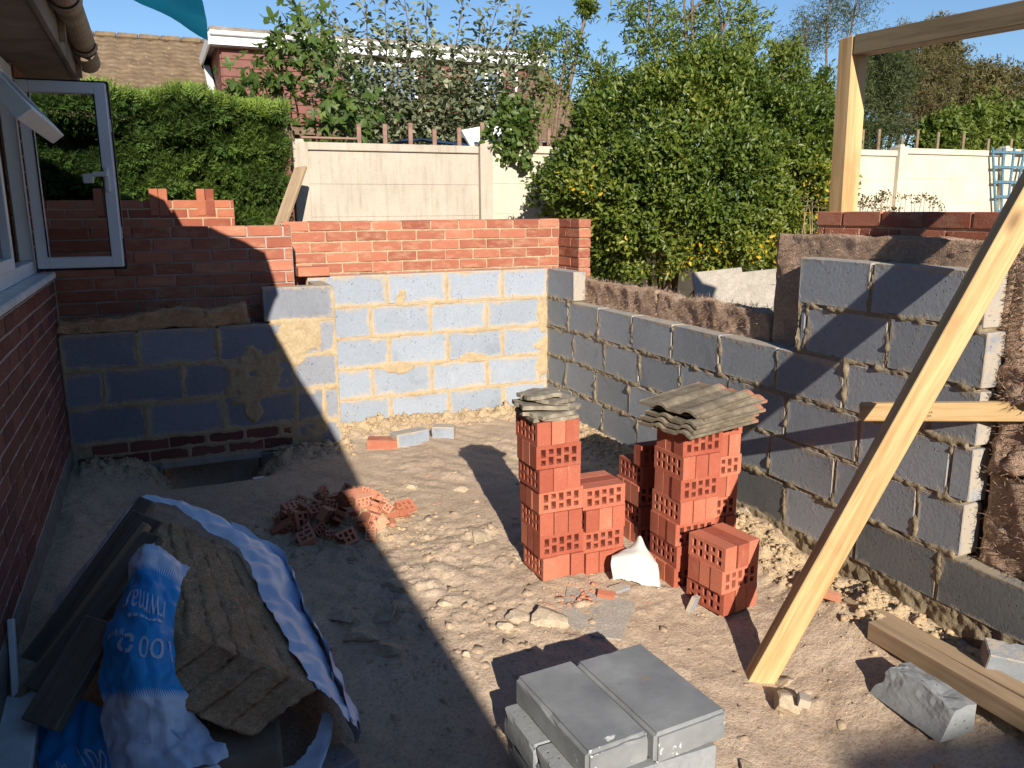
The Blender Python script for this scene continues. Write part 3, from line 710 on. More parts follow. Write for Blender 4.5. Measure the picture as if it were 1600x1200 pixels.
# broken slates on the left stack
def shard(name, cx, cy, z, pts, th, rot, tilt, mat):
    q = []; r2 = random.Random(len(pts) * 7 + int(z * 1000))
    for (xa, ya), (xb, yb) in zip(pts, pts[1:] + pts[:1]):
        for t in (0, .2, .4, .6, .8): q.append((xa + (xb - xa) * t + r2.uniform(-.009, .009), ya + (yb - ya) * t + r2.uniform(-.009, .009)))
    o = prism(name, [(x, y, th / 2 + r2.uniform(-.002, .002)) for x, y in q], th, mat); o.location = (cx, cy, z); o.rotation_euler = (tilt[0], tilt[1], rot); return o
sh = [(-1.27, -2.60, .700, [(-.12, -.11), (.11, -.12), (.13, .04), (.06, .12), (-.10, .11)], .05, (0, .03), 'pinkish bottom slate'),
      (-1.265, -2.61, .723, [(-.13, -.09), (.02, -.13), (.14, -.07), (.12, .08), (-.06, .12), (-.14, .05)], .4, (.04, -.02), 'jagged slate second from the bottom'),
      (-1.285, -2.60, .745, [(-.11, -.12), (.09, -.10), (.13, .03), (.0, .13), (-.13, .06)], -.2, (-.05, .05), 'broken slate in the middle'),
      (-1.255, -2.59, .766, [(-.10, -.08), (.06, -.11), (.13, .0), (.07, .10), (-.08, .09)], .7, (.03, .06), 'grey slate second from the top'),
      (-1.285, -2.585, .787, [(-.09, -.06), (.05, -.08), (.09, .02), (.02, .09), (-.08, .06)], .1, (-.04, -.05), 'small slate on the very top')]
for x, y, z, pts, rot, tl_, lab in sh:
    o = shard('broken_slate', x, y, z, pts, .017, rot, tl_, MT['slate']); tag(o, lab + ' of the pile capping the left brick stack', 'slate', 'slates on the left stack')

# interlocking roof tiles on the right stacks
def pantile():
    n = 40; prof = []
    for i in range(n + 1):
        t = i / n; y = -.165 + .33 * t
        z = .017 * max(0, math.sin(t * math.pi * 4.2 - .5)) ** .8
        
        prof.append((y, z))
    V = []; F = []
    xs = np.linspace(-.21, .21, 9)
    for x in xs:
        for (y, z) in prof: V.append((x, y, z))
    m = len(V); th = .013
    for x in xs:
        for (y, z) in prof: V.append((x, y, z - th))
    k = n + 1
    for a in range(len(xs) - 1):
        for i in range(n):
            F.append((a * k + i, (a + 1) * k + i, (a + 1) * k + i + 1, a * k + i + 1)); F.append((m + a * k + i, m + a * k + i + 1, m + (a + 1) * k + i + 1, m + (a + 1) * k + i))
    e = len(xs) - 1
    for i in range(n):
        F.append((i, i + 1, m + i + 1, m + i)); F.append((e * k + i, m + e * k + i, m + e * k + i + 1, e * k + i + 1))
    for a in range(e):
        F.append((a * k, m + a * k, m + (a + 1) * k, (a + 1) * k)); F.append((a * k + n, (a + 1) * k + n, m + (a + 1) * k + n, m + a * k + n))
    return mesh('pantile', V, F, MT['pantile'])
PT = pantile()
tl_lab = ['lowest roof tile of the stack, against the bricks', 'second roof tile up in the stack', 'middle roof tile of the stack with orange far end', 'fourth roof tile up, slid out to the right', 'uppermost weathered roof tile with orange broken edge']
for i in range(5):
    o = obj('roof_tile', PT, None, (-.60 + (.0, .012, .03, .075, .02)[i], -2.80 + (.0, .01, -.008, .03, .035)[i], .640 + .024 * i), (R(-1 + i * .4), R(-2.0 - .5 * i), R(9 + (0, 2, -1, 3, 6)[i])))
    tag(o, tl_lab[i] + ', on the right brick stack', 'roof tile', 'roof tiles on the brick stack')

# crumpled white sheet between the stacks
def sheet(name, ctrl, mu, mv, mat, parent=None, wr=.01, wsc=9, seed=0, rag=.0, edges='uv', fine=.0):
    """smooth sheet through a grid of control points (rows = v), wrinkled by noise, torn along its edges"""
    C = np.array(ctrl, float); nv, nu = C.shape[:2]
    def interp(A, n):      # Catmull-Rom along axis 0
        k = A.shape[0]; t = np.linspace(0, k - 1, n); i = np.minimum(t.astype(int), k - 2); f = (t - i)[:, None, None]
        p = lambda d: A[np.clip(i + d, 0, k - 1)]
        return .5 * ((2 * p(0)) + (-p(-1) + p(1)) * f + (2 * p(-1) - 5 * p(0) + 4 * p(1) - p(2)) * f ** 2 + (-p(-1) + 3 * p(0) - 3 * p(1) + p(2)) * f ** 3)
    G = interp(C, mv); G = np.transpose(interp(np.transpose(G, (1, 0, 2)), mu), (1, 0, 2))
    U, Vv = np.meshgrid(np.linspace(0, 1, mu), np.linspace(0, 1, mv))
    off = np.stack([fbm(G * wsc, seed + s, 3) for s in (1, 2, 3)], -1) * wr
    crease = np.abs(fbm(G * wsc * .7 + 5, seed + 9, 2))[..., None]
    off += (crease - .3) * wr * 1.2
    nr = np.cross(np.gradient(G, axis=1), np.gradient(G, axis=0)); nr /= np.maximum(np.linalg.norm(nr, axis=-1, keepdims=True), 1e-9)
    rf = np.random.default_rng(seed); fold = 0
    for q in range(6):
        dv = rf.normal(size=3); dv /= np.linalg.norm(dv); kf = wsc * (.5 + .35 * q); am = 1.5 / (1 + .6 * q)
        ph = (G @ dv) * kf + .45 * vnoise(G * wsc * .35 + q, seed + 40 + q) + rf.random()
        fold = fold + am * (np.abs((ph % 1.0) - .5) * 2 - .5)
    off += nr * (fold * wr * .62)[..., None]
    if rag:
        du = (np.roll(G, -1, 1) - G); du[:, -1] = du[:, -2]
        tear = fbm(np.stack([U * 0, Vv * 40, U * 0], -1), seed + 13, 3)
        off[:, -1] += (G[:, -1] - G[:, -2]) * tear[:, -1:] * rag
        tv = fbm(np.stack([U * 40, U * 0, U * 0 + 3], -1), seed + 23, 3)
        off[-1] += (G[-1] - G[-2]) * tv[-1][:, None] * rag
        off[0] += (G[0] - G[1]) * tv[0][:, None] * rag
    G = G + off
    id_ = np.arange(mu * mv).reshape(mv, mu)
    F = np.stack([id_[:-1, :-1], id_[:-1, 1:], id_[1:, 1:], id_[1:, :-1]], -1).reshape(-1, 4)
    o = obj(name, mesh(name, G.reshape(-1, 3), F, mat, True, np.stack([U, Vv], -1).reshape(-1, 2)), parent)
    return o, G
o, _ = sheet('plastic_sheet', [[(-1.05, -2.83, -.045), (-.97, -2.84, -.055), (-.90, -2.87, -.07), (-.84, -2.90, -.08)],
                               [(-1.04, -2.80, .045), (-.96, -2.82, .055), (-.90, -2.845, .04), (-.835, -2.87, .00)],
                               [(-1.00, -2.765, .05), (-.94, -2.77, .065), (-.89, -2.80, .085), (-.84, -2.83, .035)],
                               [(-.97, -2.74, .0), (-.92, -2.74, .05), (-.88, -2.77, .125), (-.85, -2.80, .06)]], 46, 46, MT['bag'], None, .007, 9, 4, .6)
tag(o, 'crumpled white sheet on the ground between the two brick stacks', 'sheet')

# ------------------------------------------------------------------ broken bricks by the shadow edge
def broken(seed):
    rr = random.Random(seed); bm = bmesh.new(); bm.from_mesh(PB)
    for k in range(rr.choice((1, 1, 2))):
        no = Vector((rr.choice((1, -1)), rr.uniform(-.6, .6), rr.uniform(-.5, .5))).normalized()
        co = no * rr.uniform(.0, .05)
        g = list(bm.verts) + list(bm.edges) + list(bm.faces)
        res = bmesh.ops.bisect_plane(bm, geom=g, plane_co=co, plane_no=no, clear_outer=True)
        ed = [e for e in res['geom_cut'] if isinstance(e, bmesh.types.BMEdge)]
        bmesh.ops.triangle_fill(bm, edges=ed, use_beauty=True)
    c = sum((v.co for v in bm.verts), Vector()) / max(1, len(bm.verts))
    for v in bm.verts: v.co -= c
    me = bpy.data.meshes.new('broken_brick'); bm.to_mesh(me); bm.free(); me.materials.clear(); me.materials.append(MT['brick_rubble']); return me
MT['brick_rubble'] = m_brick('brick_rubble', (.44, .16, .092), (.60, .30, .19), .3)
BR = [broken(s) for s in range(9)]
rr = random.Random(5); k = 0; placed = []
where = ['by the far edge', 'on the left', 'in the middle', 'on the right', 'at the near edge']
tries = 0
while k < 44 and tries < 4000:
    tries += 1
    a = rr.uniform(0, 2 * math.pi); d = math.sqrt(rr.random()); x = -2.03 + .33 * d * math.cos(a) + .0; y = -1.70 + .30 * d * math.sin(a)
    if any((x - p[0]) ** 2 + (y - p[1]) ** 2 < .062 ** 2 for p in placed): continue
    placed.append((x, y)); z = gz(x, y) + .006 + .045 * max(0, 1 - d ** 1.5) + rr.uniform(0, .02)
    s_ = rr.uniform(.38, .85)
    o = obj('broken_brick', BR[k % 9], None, (x, y, z), (rr.uniform(-.7, .7) + rr.choice((0, 1.57)), rr.uniform(-.6, .6), rr.uniform(0, 6.28)), (s_, s_, s_))
    tag(o, ('shaded' if x < -2.04 else 'sunlit') + ' broken piece of red brick in the ' + ('near' if y < -1.80 else 'far' if y > -1.6 else 'middle') + ' part of the rubble pile', 'brick', 'broken bricks in the rubble pile'); k += 1

# ------------------------------------------------------------------ loose blocks and timber
def blk(name, c, d, rot, mat, label, cat='block', group=None, bev=.005, sub=True, chips=.004, seed=0):
    """single concrete block with slightly worn edges"""
    bm = bmesh.new(); bmesh.ops.create_cube(bm, size=1.0)
    for v in bm.verts: v.co = Vector((v.co.x * d[0], v.co.y * d[1], v.co.z * d[2]))
    bmesh.ops.bevel(bm, geom=list(bm.edges), offset=bev, segments=3 if bev > .008 else 1, affect='EDGES')
    for f in bm.faces: f.smooth = False
    bmesh.ops.subdivide_edges(bm, edges=[e for e in bm.edges if e.calc_length() > .06], cuts=7, use_grid_fill=True)
    for v in bm.verts:
        p = v.co; on = sum(abs(abs(p[i]) - d[i] / 2) < bev * 1.2 for i in range(3))
        n_ = fb((p.x * 28 + seed * 7, p.y * 28, p.z * 28), seed)
        if on >= 2: v.co -= p.normalized() * max(0, n_ - .35) * chips * 2.5
        else: v.co += p.normalized() * n_ * chips * .15
    me = bpy.data.meshes.new(name); bm.to_mesh(me); bm.free(); me.materials.append(mat)
    o = obj(name, me, None, c, (0, 0, rot) if isinstance(rot, (int, float)) else rot)
    tag(o, label, cat, group); return o
G1 = 'blocks of the front stack'
bx0 = -1.587
blk('concrete_block', (-1.716, -3.765, .050), (.440, .216, .100), R(90 + 3.6), MT['block_top'], 'left slab-like grey block on top of the front stack', 'block', G1, .011, seed=1)
blk('concrete_block', (-1.472, -3.772, .052), (.445, .268, .102), R(90 + 3.6), MT['block_top'], 'right grey block on top of the front stack, paint splashes on its edge', 'block', G1, .011, seed=2)
for lv, z in ((2, -.052), (1, -.155)):
    for i, y in enumerate((-3.655, -3.885)):
        nm = ('back', 'front')[i]; ly = 'middle' if lv == 2 else 'bottom'
        blk('concrete_block', (-1.62 + (.012 if lv == 1 else -.005) + .01 * i, y, z), (.500, .222, .100), R(1.5 * (1 - i) - 2 + lv), MT['block_loose'], f'{nm} grey block in the {ly} layer of the front stack', 'block', G1, .006, seed=lv * 3 + i)
blk('concrete_block', (-1.31, -.56, gz(-1.31, -.58) + .045), (.25, .105, .10), R(14), MT['block_back'], 'larger cut block lying beside a loose brick at the back wall', 'block', 'cut blocks by the back wall', .006, seed=11)
blk('concrete_block', (-1.05, -.51, gz(-1.05, -.53) + .035), (.155, .105, .09), R(-28), MT['block_back'], 'smaller cut block lying near the back wall, right of the larger', 'block', 'cut blocks by the back wall', .006, seed=12)
o = obj('brick', cbox(.215, .1025, .065, .004, MT['brick'], 3, .002), None, (-1.49, -.55, gz(-1.49, -.55) + .028), (.05, .02, R(-22))); tag(o, 'loose red brick lying flat in front of the back wall', 'brick')
o = obj('brick', cbox(.215, .1025, .065, .004, MT['brick'], 1, .002), None, (-1.80, .02, 1.165), (0, .0, R(0))); tag(o, 'loose red brick lying on top of the back block wall', 'brick')
blk('block_offcut', (-2.42, -3.44, gz(-2.42, -3.44) + .03), (.14, .11, .06), R(20), MT['block_left'], 'small block offcut in the shade below the torn packaging', 'block', None, .004, seed=14)
# hacked-off half block at right
bm = bmesh.new(); bmesh.ops.create_cube(bm, size=1.0)
for v in bm.verts: v.co = Vector((v.co.x * .30, v.co.y * .15, v.co.z * .11))
bmesh.ops.subdivide_edges(bm, edges=list(bm.edges), cuts=15, use_grid_fill=True)
for v in bm.verts:
    p = v.co.copy(); n_ = fb((p.x * 16, p.y * 16, p.z * 16), 5, 4); zt = p.z / .11 + .5
    e = max(0., 1 - (p.y + .075) / .15)
    v.co.y += e * zt * (.062 + .012 * n_)                  # sloping sawn face
    d = max(0., 1 - (p.x + .15) / .05); v.co.x += d * (.022 * n_ + .030 * zt)
    v.co.z += .004 * n_ * (zt > .5) + e * (zt > .95) * .006 * n_
me = bpy.data.meshes.new('hacked_block'); bm.to_mesh(me); bm.free(); me.materials.append(MT['block_loose'])
o = obj('hacked_block', me, None, (-.47, -3.97, gz(-.47, -3.95) + .050), (0, 0, R(-93))); tag(o, 'rough-hacked grey half block lying beside the timbers on the right', 'block')
blk('block_offcut', (.005 - .12, -4.02, gz(-.1, -4.0) + .07), (.16, .10, .13), (.2, .1, R(-40)), MT['block_right'], 'grey block offcut at the right edge beyond the timbers', 'block', None, .004, seed=17)
# timbers on the ground
o = beam('timber_length', (-.20, -3.375, -.070), (-.215, -4.60, -.035), .075, .05, MT['timber_grey']); tag(o, 'long weathered timber lying nearest the right wall', 'timber', 'timbers on the ground')
o = beam('timber_length', (-.305, -3.60, -.055), (-.345, -4.70, -.025), .063, .075, MT['timber_grey']); tag(o, 'long brown timber lying beside it on the open side', 'timber', 'timbers on the ground')
o['label'] = 'brown squared timber on the ground beside the hacked block'
# raking brace and its strut
o = beam('timber_brace', (-.835, -3.545, -.205), (.30, -3.965, 2.41), .098, .062, MT['timber'], None, (-.27, -.92, .28)); tag(o, 'long pale new timber brace leaning up across the right side', 'timber')
st = empty('timber_strut', (-.22, -3.40, .79)); tag(st, 'short pale timber strut crossing behind the brace into insulation', 'timber')
sb = beam('plank', (-.235, -3.375, .775), (.215, -4.05, .885), .04, .072, MT['timber'], st)
sb.matrix_parent_inverse = Matrix.Translation(-Vector(st.location))
def text_mesh(s, size):
    cu = bpy.data.curves.new('t', 'FONT'); cu.body = s; cu.size = size; cu.align_x = 'CENTER'; cu.align_y = 'CENTER'; cu.resolution_u = 3
    to = bpy.data.objects.new('t', cu); COL.objects.link(to); dg = bpy.context.evaluated_depsgraph_get(); me = bpy.data.meshes.new_from_object(to.evaluated_get(dg))
    V = np.array([v.co[:2] for v in me.vertices]); F = [tuple(p.vertices) for p in me.polygons]
    bpy.data.objects.remove(to); bpy.data.meshes.remove(me); return V, F
# grade stamp on the strut
sx = Vector((.215 + .235, -4.05 + 3.375, .885 - .775)).normalized(); sy = Vector((0, 0, 1)).cross(sx).normalized(); sz = sx.cross(sy)
for li, s in enumerate(('C IM AL', 'NM 21 KA', 'C 7 IDM')):
    Vt, Ft = text_mesh(s, .013)
    c = Vector((-.235, -3.375, .775)) + sx * .235 - sy * .0206 + sz * (.015 - li * .015)
    P = [c + sx * float(a) + sz * float(b) for a, b in Vt]
    o = obj('grade_stamp', mesh('grade_stamp', P, Ft, MT['ink_black']), st); o.matrix_parent_inverse = Matrix.Translation(-Vector(st.location))
# timber door frame standing on the outer wall
df = empty('timber_portal', (.25, -2.68, 1.5)); tag(df, 'pale timber post and head beam standing on the right brick wall', 'timber frame')
pA = beam('post', (.268, -2.70, 1.485), (.268, -2.685, 2.345), .10, .085, MT['timber'], df, (0, 1, 0))
pB = beam('head_beam', (.268, -2.735, 2.305), (.262, -4.9, 2.235), .10, .085, MT['timber_dark'], df)
pC = beam('post', (.262, -4.60, 0.0), (.262, -4.60, 2.20), .10, .085, MT['timber'], df, (0, 1, 0))
for c in (pA, pB, pC): c.matrix_parent_inverse = Matrix.Translation(-Vector(df.location))

# ------------------------------------------------------------------ insulation in the cavity
def batt(label, c0, c1, amp=.008, sc=8, mat='wool', grp='insulation batts in the cavity', seed=0, fine=.003, dens=60, name='insulation_batt'):
    (x0, y0, z0), (x1, y1, z1) = c0, c1
    n = lambda a: max(4, int(abs(a) * dens))
    o = lumpy(name, [(x0, y0, z0), (x1, y0, z0), (x0, y1, z0), (x1, y1, z0), (x0, y0, z1), (x1, y0, z1), (x0, y1, z1), (x1, y1, z1)], n(x1 - x0), n(y1 - y0), n(z1 - z0), amp, sc, MT[mat], None, seed, fine)
    tag(o, label, 'insulation', grp); return o
batt('brown insulation batt lying along the low wall, next to the brick return', (.094, -1.375, .80), (.196, -.22, 1.06), .020, 5, seed=1)
batt('brown insulation batt along the low wall, between pier and first batt', (.094, -2.43, .80), (.196, -1.385, 1.05), .022, 5, seed=2)
batt('upright brown insulation behind the tall grey pier', (.100, -3.715, .60), (.194, -2.455, 1.455), .010, 6, seed=3)
batt('narrow pinkish insulation edge at the doorway end of the pier', (.104, -3.775, .95), (.19, -3.70, 1.44), .008, 9, 'wool_pink', seed=4)
lumpy('insulation_tuft', [(.07, -3.98, .90), (.34, -4.0, .90), (.07, -3.74, .90), (.34, -3.74, .90), (.10, -3.96, 1.07), (.34, -3.98, 1.12), (.10, -3.76, 1.06), (.34, -3.76, 1.10)], 22, 22, 16, .055, 7, MT['wool_pink'], None, 6, .008)
tag(bpy.data.objects['insulation_tuft'], 'crumpled tuft of pinkish insulation above the timber strut', 'insulation', 'loose insulation at the doorway')
o = lumpy('insulation_batt', [(.035, -4.10, .60), (.32, -4.15, .60), (.055, -3.74, .60), (.30, -3.74, .60), (.065, -4.10, .88), (.32, -4.15, .88), (.075, -3.74, .88), (.30, -3.74, .88)], 20, 22, 18, .030, 8, MT['wool_pink'], None, 7, .006)
tag(o, 'bulging insulation directly below the timber strut', 'insulation', 'loose insulation at the doorway')
o = lumpy('insulation_batt', [(.030, -4.20, .225), (.26, -4.25, .225), (.062, -3.745, .225), (.24, -3.745, .225), (.030, -4.20, .60), (.27, -4.25, .60), (.062, -3.745, .60), (.24, -3.745, .60)], 16, 34, 30, .016, 8, MT['wool'], None, 8, .005)
tag(o, 'dark brown insulation batt standing on the doorway course', 'insulation', 'loose insulation at the doorway')
o = lumpy('insulation_batt', [(-3.345, -.41, .875), (-2.29, -.41, .875), (-3.345, -.325, .875), (-2.29, -.325, .875), (-3.345, -.41, .945), (-2.29, -.41, 1.015), (-3.345, -.325, .95), (-2.29, -.325, 1.015)], 80, 8, 10, .018, 8, MT['wool_grey'], None, 9, .004)
tag(o, 'torn insulation lying on top of the shaded left block wall', 'insulation')

# ------------------------------------------------------------------ torn pack of insulation, its wrapping and the old boards leaning on it
pk = empty('insulation_pack', (-2.7, -3.0, -.1)); tag(pk, 'torn pack of brown mineral wool slabs in the shade at lower left', 'insulation pack')
def inv(parent): 
    for c in parent.children: c.matrix_parent_inverse = Matrix.Translation(-Vector(parent.location))
N1 = np.array((-2.86, -3.13, .285)); N2 = np.array((-2.453, -3.43, .135)); F1 = np.array((-2.871, -2.37, .377)); F2 = np.array((-2.597, -2.60, .268))
dN = np.array((-.20, -.035, -.085)); dF = np.array((-.20, -.03, -.16))
nl = 6
for k in range(nl):
    a, b = k / nl + .002, (k + 1) / nl - .002
    P = lambda A, B, t: A + (B - A) * t
    bul = .018 * math.sin(math.pi * (k + .5) / nl)
    up = np.array((0, 0, bul))
    c = [P(N1, N2, a) + dN, P(N1, N2, b) + dN, P(F1, F2, a) + dF, P(F1, F2, b) + dF, P(N1, N2, a) + up, P(N1, N2, b) + up, P(F1, F2, a) + up, P(F1, F2, b) + up]
    lumpy('slab', c, 6, 70, 26, .008, 11, MT['wool_grey'], pk, 30 + k, .004)
inv(pk)
o = lumpy('insulation_slab', [(-2.83, -3.50, -.19), (-2.57, -3.50, -.19), (-2.83, -2.75, -.15), (-2.50, -2.75, -.15), (-2.83, -3.50, .015), (-2.575, -3.50, .02), (-2.83, -2.75, .06), (-2.52, -2.75, .10)], 16, 24, 10, .006, 6, MT['carton'], None, 44, .002)
o.name = 'brown_carton'; tag(o, 'flat brown carton lying under the torn insulation pack', 'carton')
# wrapping: strip hanging along the right side, printed piece in front, blue film on the ground, strip behind the boards
wr_ = empty('plastic_wrapping', (-2.7, -3.0, -.1)); tag(wr_, 'torn blue and white printed plastic wrapping round the insulation pack', 'wrapping')
e0 = [np.array((-2.935, -2.33, .455)), np.array((-2.80, -2.37, .42)), F1 * .45 + F2 * .55 + np.array((.01, .02, .045)), F2 + np.array((.0, .005, .03)), F2 * .62 + N2 * .38 + np.array((-.005, 0, .022)), F2 * .25 + N2 * .75 + np.array((-.008, 0, .018)), N2 + np.array((-.008, -.005, .012))]
offs = [(.03, .03, .02), (.06, .05, .00), (.10, .06, -.02), (.155, .06, -.06), (.13, .02, -.07), (.11, -.02, -.06), (.10, -.06, -.09)]
ctrl = []
for t, dz in ((0, 0), (.45, .006), (.8, -.02), (1.0, -.05)):
    ctrl.append([p + np.array(q) * t * np.array((1.15, 1, 1)) + np.array((0, 0, dz if i > 2 else dz * .3)) for i, (p, q) in enumerate(zip(e0, offs))])
sheet('film_strip', ctrl, 90, 26, MT['film_pale'], wr_, .008, 12, 51, 1.2)
ctrl = [[e0[i] + np.array(o_) * np.array((1.1, 1, 1)) for i, o_ in ((2, offs[2]), (3, offs[3]), (4, offs[4]), (5, offs[5]), (6, offs[6]))], [(-2.52, -2.50, .02), (-2.44, -2.62, -.02), (-2.37, -2.90, -.05), (-2.33, -3.15, -.07), (-2.33, -3.40, -.09)]]
sheet('film_side', [ctrl[0], [tuple((np.array(a) + np.array(b)) / 2 + np.array((.01, 0, .01))) for a, b in zip(ctrl[0], ctrl[1])], ctrl[1]], 60, 24, MT['film_pale'], wr_, .010, 10, 52, .8)
fr = [[(-2.955, -2.87, .44), (-2.905, -2.88, .475), (-2.855, -2.90, .465), (-2.775, -2.94, .40)],
      [(-2.985, -2.99, .375), (-2.93, -3.02, .425), (-2.88, -3.05, .415), (-2.815, -3.06, .355)],
      [(-3.045, -3.13, .27), (-2.975, -3.20, .33), (-2.905, -3.235, .33), (-2.845, -3.22, .28)],
      [(-3.06, -3.21, .14), (-2.985, -3.30, .19), (-2.90, -3.325, .19), (-2.825, -3.30, .15)],
      [(-3.055, -3.27, .02), (-2.98, -3.36, .06), (-2.875, -3.39, .07), (-2.775, -3.38, .06)],
      [(-3.045, -3.38, -.07), (-2.95, -3.47, -.02), (-2.84, -3.51, .0), (-2.72, -3.47, .02)],
      [(-3.03, -3.52, -.09), (-2.94, -3.60, -.085), (-2.83, -3.60, -.085), (-2.72, -3.50, -.09)]]
fo, FG = sheet('film_front', fr, 90, 150, MT['film_print'], wr_, .010, 11, 53, 1.6)
bl = [[(-3.31, -2.90, .03), (-3.22, -3.0, .05), (-3.12, -3.10, .08), (-3.02, -3.20, .05)],
      [(-3.27, -3.05, -.03), (-3.18, -3.15, -.02), (-3.08, -3.25, .00), (-2.98, -3.32, -.02)],
      [(-3.24, -3.20, -.06), (-3.14, -3.30, -.05), (-3.03, -3.40, -.06), (-2.90, -3.46, -.08)],
      [(-3.22, -3.38, -.08), (-3.10, -3.48, -.07), (-2.96, -3.56, -.09), (-2.70, -3.56, -.12)],
      [(-3.20, -3.60, -.10), (-3.06, -3.66, -.09), (-2.88, -3.70, -.11), (-2.60, -3.66, -.14)]]
bo, BG = sheet('film_ground', bl, 60, 60, MT['film_blue'], wr_, .012, 8, 54, .8)
sheet('film_back', [[(-3.22, -2.60, .20), (-3.13, -2.52, .30), (-3.03, -2.44, .40), (-2.935, -2.36, .49)], [(-3.25, -2.55, .16), (-3.16, -2.45, .25), (-3.06, -2.36, .34), (-2.95, -2.29, .43)], [(-3.22, -2.50, .05), (-3.14, -2.39, .12), (-3.05, -2.30, .20), (-2.96, -2.24, .26)]], 40, 16, MT['film_pale'], wr_, .008, 10, 55, .6)
sheet('film_loop', [[(-2.61, -3.36, -.12), (-2.54, -3.43, -.10), (-2.47, -3.40, -.06), (-2.43, -3.34, -.01)], [(-2.59, -3.42, -.15), (-2.52, -3.48, -.13), (-2.44, -3.44, -.08), (-2.40, -3.36, -.03)], [(-2.62, -3.48, -.16), (-2.56, -3.55, -.16), (-2.48, -3.50, -.13), (-2.42, -3.42, -.07)]], 30, 12, MT['film_pale'], wr_, .006, 12, 56, .6)
def print_on(G, s, u0, v0, wu, wv, flip=True, name='lettering', V=None, F=None, lift=.0035):
    """lay flat lettering on a sheet's own surface"""
    if V is None: V, F = text_mesh(s, 1.0)
    V = V - (V.max(0) + V.min(0)) / 2; ext = (V.max(0) - V.min(0)); V = V / ext
    if flip: V = -V
    mv, mu = G.shape[:2]; out = []
    for a, b in V:
        u = np.clip(u0 + a * wu, .01, .98) * (mu - 1); v = np.clip(v0 - b * wv, .01, .98) * (mv - 1); i, j = int(u), int(v); fu, fv = u - i, v - j
        p = G[j, i] * (1 - fu) * (1 - fv) + G[j, i + 1] * fu * (1 - fv) + G[j + 1, i] * (1 - fu) * fv + G[j + 1, i + 1] * fu * fv
        n_ = np.cross(G[j, i + 1] - G[j, i], G[j + 1, i] - G[j, i]); n_ /= max(1e-9, np.linalg.norm(n_))
        if n_ @ (np.array((-2.79, -5.74, 1.59)) - p) < 0: n_ = -n_
        out.append(p + n_ * lift)
    return obj(name, mesh(name, out, F, MT['ink_white']), wr_)
def ring(n=3, r0=.30, r1=.5, gap=.25):
    V = []; F = []
    for k in range(n):
        a0 = 2 * math.pi * k / n + gap; a1 = 2 * math.pi * (k + 1) / n - gap * (.3 if n > 1 else 0)
        for i in range(9):
            a = a0 + (a1 - a0) * i / 8; b = len(V); V += [(r0 * math.cos(a), r0 * math.sin(a)), (r1 * math.cos(a), r1 * math.sin(a))]
            if i: F.append((b - 2, b - 1, b + 1, b))
    return np.array(V), F
print_on(FG, 'rwmar', .52, .245, .62, .045); print_on(FG, '-------', .55, .285, .5, .008); print_on(FG, '100', .73, .365, .42, .06)
rv_, rf_ = ring(); print_on(FG, '', .36, .365, .20, .06, False, 'recycling_mark', rv_, rf_)
print_on(FG, 'A  B', .62, .66, .5, .03); print_on(FG, 'www', .20, .33, .22, .02)
print_on(BG, '100', .55, .35, .28, .14, False); print_on(BG, 'www', .62, .60, .22, .06, False); rv2, rf2 = ring(1, .36, .5, .02); print_on(BG, '', .18, .72, .16, .15, False, 'round_mark', rv2, rf2); print_on(BG, 'J', .07, .62, .06, .14, False); print_on(BG, 'M', .22, .47, .07, .06, False)
inv(wr_)
ob = empty('old_boards', (-3.1, -2.8, 0)); tag(ob, 'old grey wooden sash boards leaning against the torn insulation pack', 'boards')
def plank(p0, p1, wd, th, upv, mat='timber_old'): return beam('board', p0, p1, wd, th, MT[mat], ob, upv, .004)
nrm = (-.45, -.62, .62)
plank((-3.330, -2.70, .02), (-2.900, -2.40, .475), .075, .030, nrm, 'timber_old')
plank((-3.345, -2.93, .015), (-2.905, -2.62, .455), .030, .035, nrm, 'timber_grey')
plank((-3.345, -2.81, .005), (-2.905, -2.51, .450), .150, .010, nrm, 'timber_old')
plank((-3.26, -3.02, .10), (-2.885, -2.70, .44), .085, .030, nrm, 'timber_old')
plank((-3.235, -3.16, .06), (-3.05, -2.985, .28), .13, .040, nrm, 'timber_old')
inv(ob)
o = beam('plastic_sill', (-3.315, -2.905, .03), (-3.285, -3.75, .02), .11, .03, MT['white_dirty']); tag(o, 'dirty white plastic window board lying at the lower left corner', 'window board')
o = beam('plastic_trim', (-3.335, -2.92, .02), (-3.338, -2.80, .26), .03, .02, MT['white'], None, (1, 0, 0)); tag(o, 'white plastic trim strip leaning on the house wall', 'trim')

